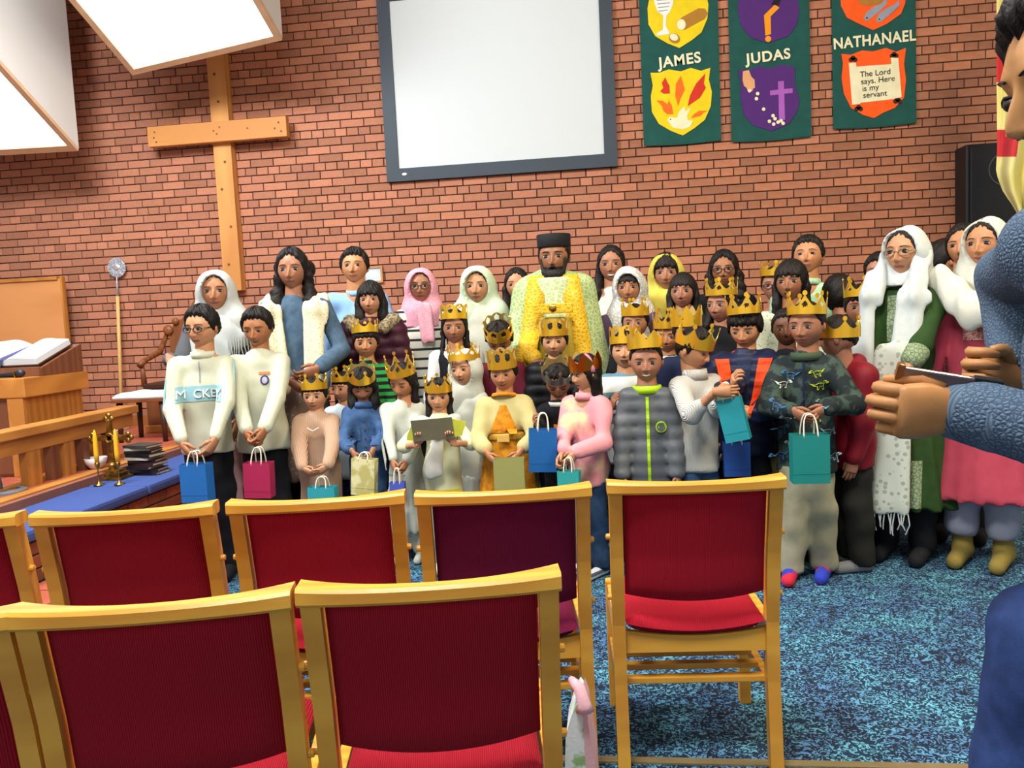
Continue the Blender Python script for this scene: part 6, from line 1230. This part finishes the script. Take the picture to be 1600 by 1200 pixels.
part(p, 'shawl_end', [cap(p.hp(-.36, .0, -.1), (p.lx-.13, -.10, zt-.02), .04, .05, .7, .03), cap((p.lx-.13, -.10, zt-.02), (p.lx-.15, -.13, .60*p.Ht), .052, .06, .32, .03), cap(p.hp(.36, .0, -.1), (p.lx+.07, -.12, zt-.04), .04, .055, .7, .03), cap((p.lx+.07, -.12, zt-.04), (p.lx+.02, -.17, .58*p.Ht), .065, .085, .30, .03)], SHW, .009, folds(.007, 85, 4))
LCE = fab('C3CABF', '9AA396', 'spots', scale=34, width=.33); tails = part(p, 'shawl_tail', [cap((p.lx+.0, -.185, .62*p.Ht), (p.lx-.03, -.225, .16*p.Ht+.06), .085, .105, .28, .02), cut((0, 0, -1), -(.17*p.Ht))], LCE, .010, folds(.005, 60, 3))
for k in range(14): q = np.array([p.lx-.12+.0145*k, -.24, .17*p.Ht+.005]); MB().tube([q, q+np.array([.01*math.sin(k*2), -.004, -.05]), q+np.array([.012*math.cos(k*1.7), .004, -.09-.02*math.sin(k)])], .003, 5).build('fringe_strand', SHW, p.root)
# 46 woman in pink
p = person('smiling woman in pink tunic and draped white headscarf', 1530, 381, 4.06, .222, yaw=22, body=14, skin='A87450', hair='long', hthick=.035, face={'smile': .5})
PT = fab('B9485A', 'AC4052'); j = top(p, PT, .014, .40, sl=.5, name='tunic_top'); skirt(p, PT, .55, .20, 1.1, 1.75, 'tunic_skirt', .004); decal(p, j, *grid2(p.lx-.07, p.lx+.05, p.sz-.26, p.sz-.04, 8, 12), fab('A8605A', 'C9A090', 'brocade', scale=50), 'embroidered_yoke', .004); trousers(p, fab('8F93A6'), .016, 1.1, ank=.10); shoes(p, fab('8A7A3C'), 'sock', 1.05)
WS = fab('CCCCBE', 'BEBEB0'); veil(p, WS, .80, .3, thick=-.01, hole=(.37, .50, -.03, -.48), amp=.005); part(p, 'scarf_drape', [cap(p.nb+np.array([-.17, -.08, .02]), p.nb+np.array([-.02, -.19, -.14]), .06, .065, .6, .03), cap(p.nb+np.array([.17, -.05, .04]), p.nb+np.array([-.02, -.19, -.14]), .06, .065, .6, .03), cap(p.nb+np.array([.08, -.16, -.08]), p.nb+np.array([.10, -.17, -.46]), .07, .08, .35, .03)], WS, .009, folds(.006, 70, 12))
p = person('dark haired boy in blue checked shirt between the two veiled women', 1478, 408, 4.98, .213, yaw=-120, body=-60, skin='A87450', child=.4, hair='short', hthick=.07, lod=0, back=True); top(p, fab('5E7CA8', '2A3A66', 'blotch', scale=40), hem=.44, name='checked_shirt'); trousers(p, BLKT); shoes(p, BLKT)
p = person('woman in maroon top behind the pink tunic', 1500, 384, 4.5, .212, yaw=14, skin='A87450', hair='long', hthick=.05, face={'smile': .0}, lod=0); top(p, fab('5A1A2A', '7E3A3A', 'brocade', scale=40), .014, .42, sl=.3, name='maroon_top'); trousers(p, BLKT); shoes(p, BLKT)
# 49 man in the foreground
p = person('man in blue grey knitted jumper and jeans at the right edge holding a phone', 1612, 150, 1.08, .235, lean=.085, hipy=-.07, nk=.13, yaw=62, body=50, pitch=14, skin='A87848', male=1, hair='short', hthick=.09, face={'smile': .4}, armR=PX(1490, 640, 1.18), poleR=(.5, .3, -1), hdR=(0, -1, .05), hnR=(-1, -.1, .1), curlR=1.7, armL=PX(1592, 595, 1.36), hdL=(0, -1, .2), curlL=1.2, build=1.02, group='man with phone'); MAN = p
KNM = fab('5A6E84', '42546A', 'brocade', scale=150, bump=.6); top(p, KNM, .016, .50, slw=1.15, name='knitted_jumper', res=.009, disp=folds(.005, 20, 18), sl=.93); part(p, 'cuff', [cap(p.eR+(p.wR-p.eR)*.78, p.eR+(p.wR-p.eR)*.97, .044, .040, k=.005)], fab('64788E', '4E6278', 'rib', scale=60, bump=.4), .007); JE = fab('2E4478', '22345E', 'plain', scale=140); trousers(p, JE, .016, 1.1, 'jeans'); shoes(p, BLKT, 'shoe', 1.2); collar(p, KNM, .26, .04, .014)
e = empty('smartphone', tuple(at(1480, 596, 1.17))); tag(e, 'phone in clear brown edged case held by the man at right', 'phone'); e.rotation_euler = (.35, .20, -.1)
MB().bbox((-.058, -.004, -.012), (.06, .004, .012), .003).build('body', mat('phone_glass', '6A4E48', .1, '4A3A44', spec=.8, bump=0), e); MB().bbox((-.066, -.006, -.016), (-.056, .006, .016), .003).build('case_edge', mat('phone_case', '7A4A22', .25, bump=0), e); MB().bbox((.03, -.006, -.014), (.066, .006, .014), .003).build('camera_block', BLK, e); MB().lathe([(.001, 0), (.005, 0), (.004, .002)], n=10).build('camera_lens', WHT, e).matrix_local = Matrix.Translation((.05, -.0065, .002)) @ Matrix.Rotation(math.pi/2, 4, 'X')
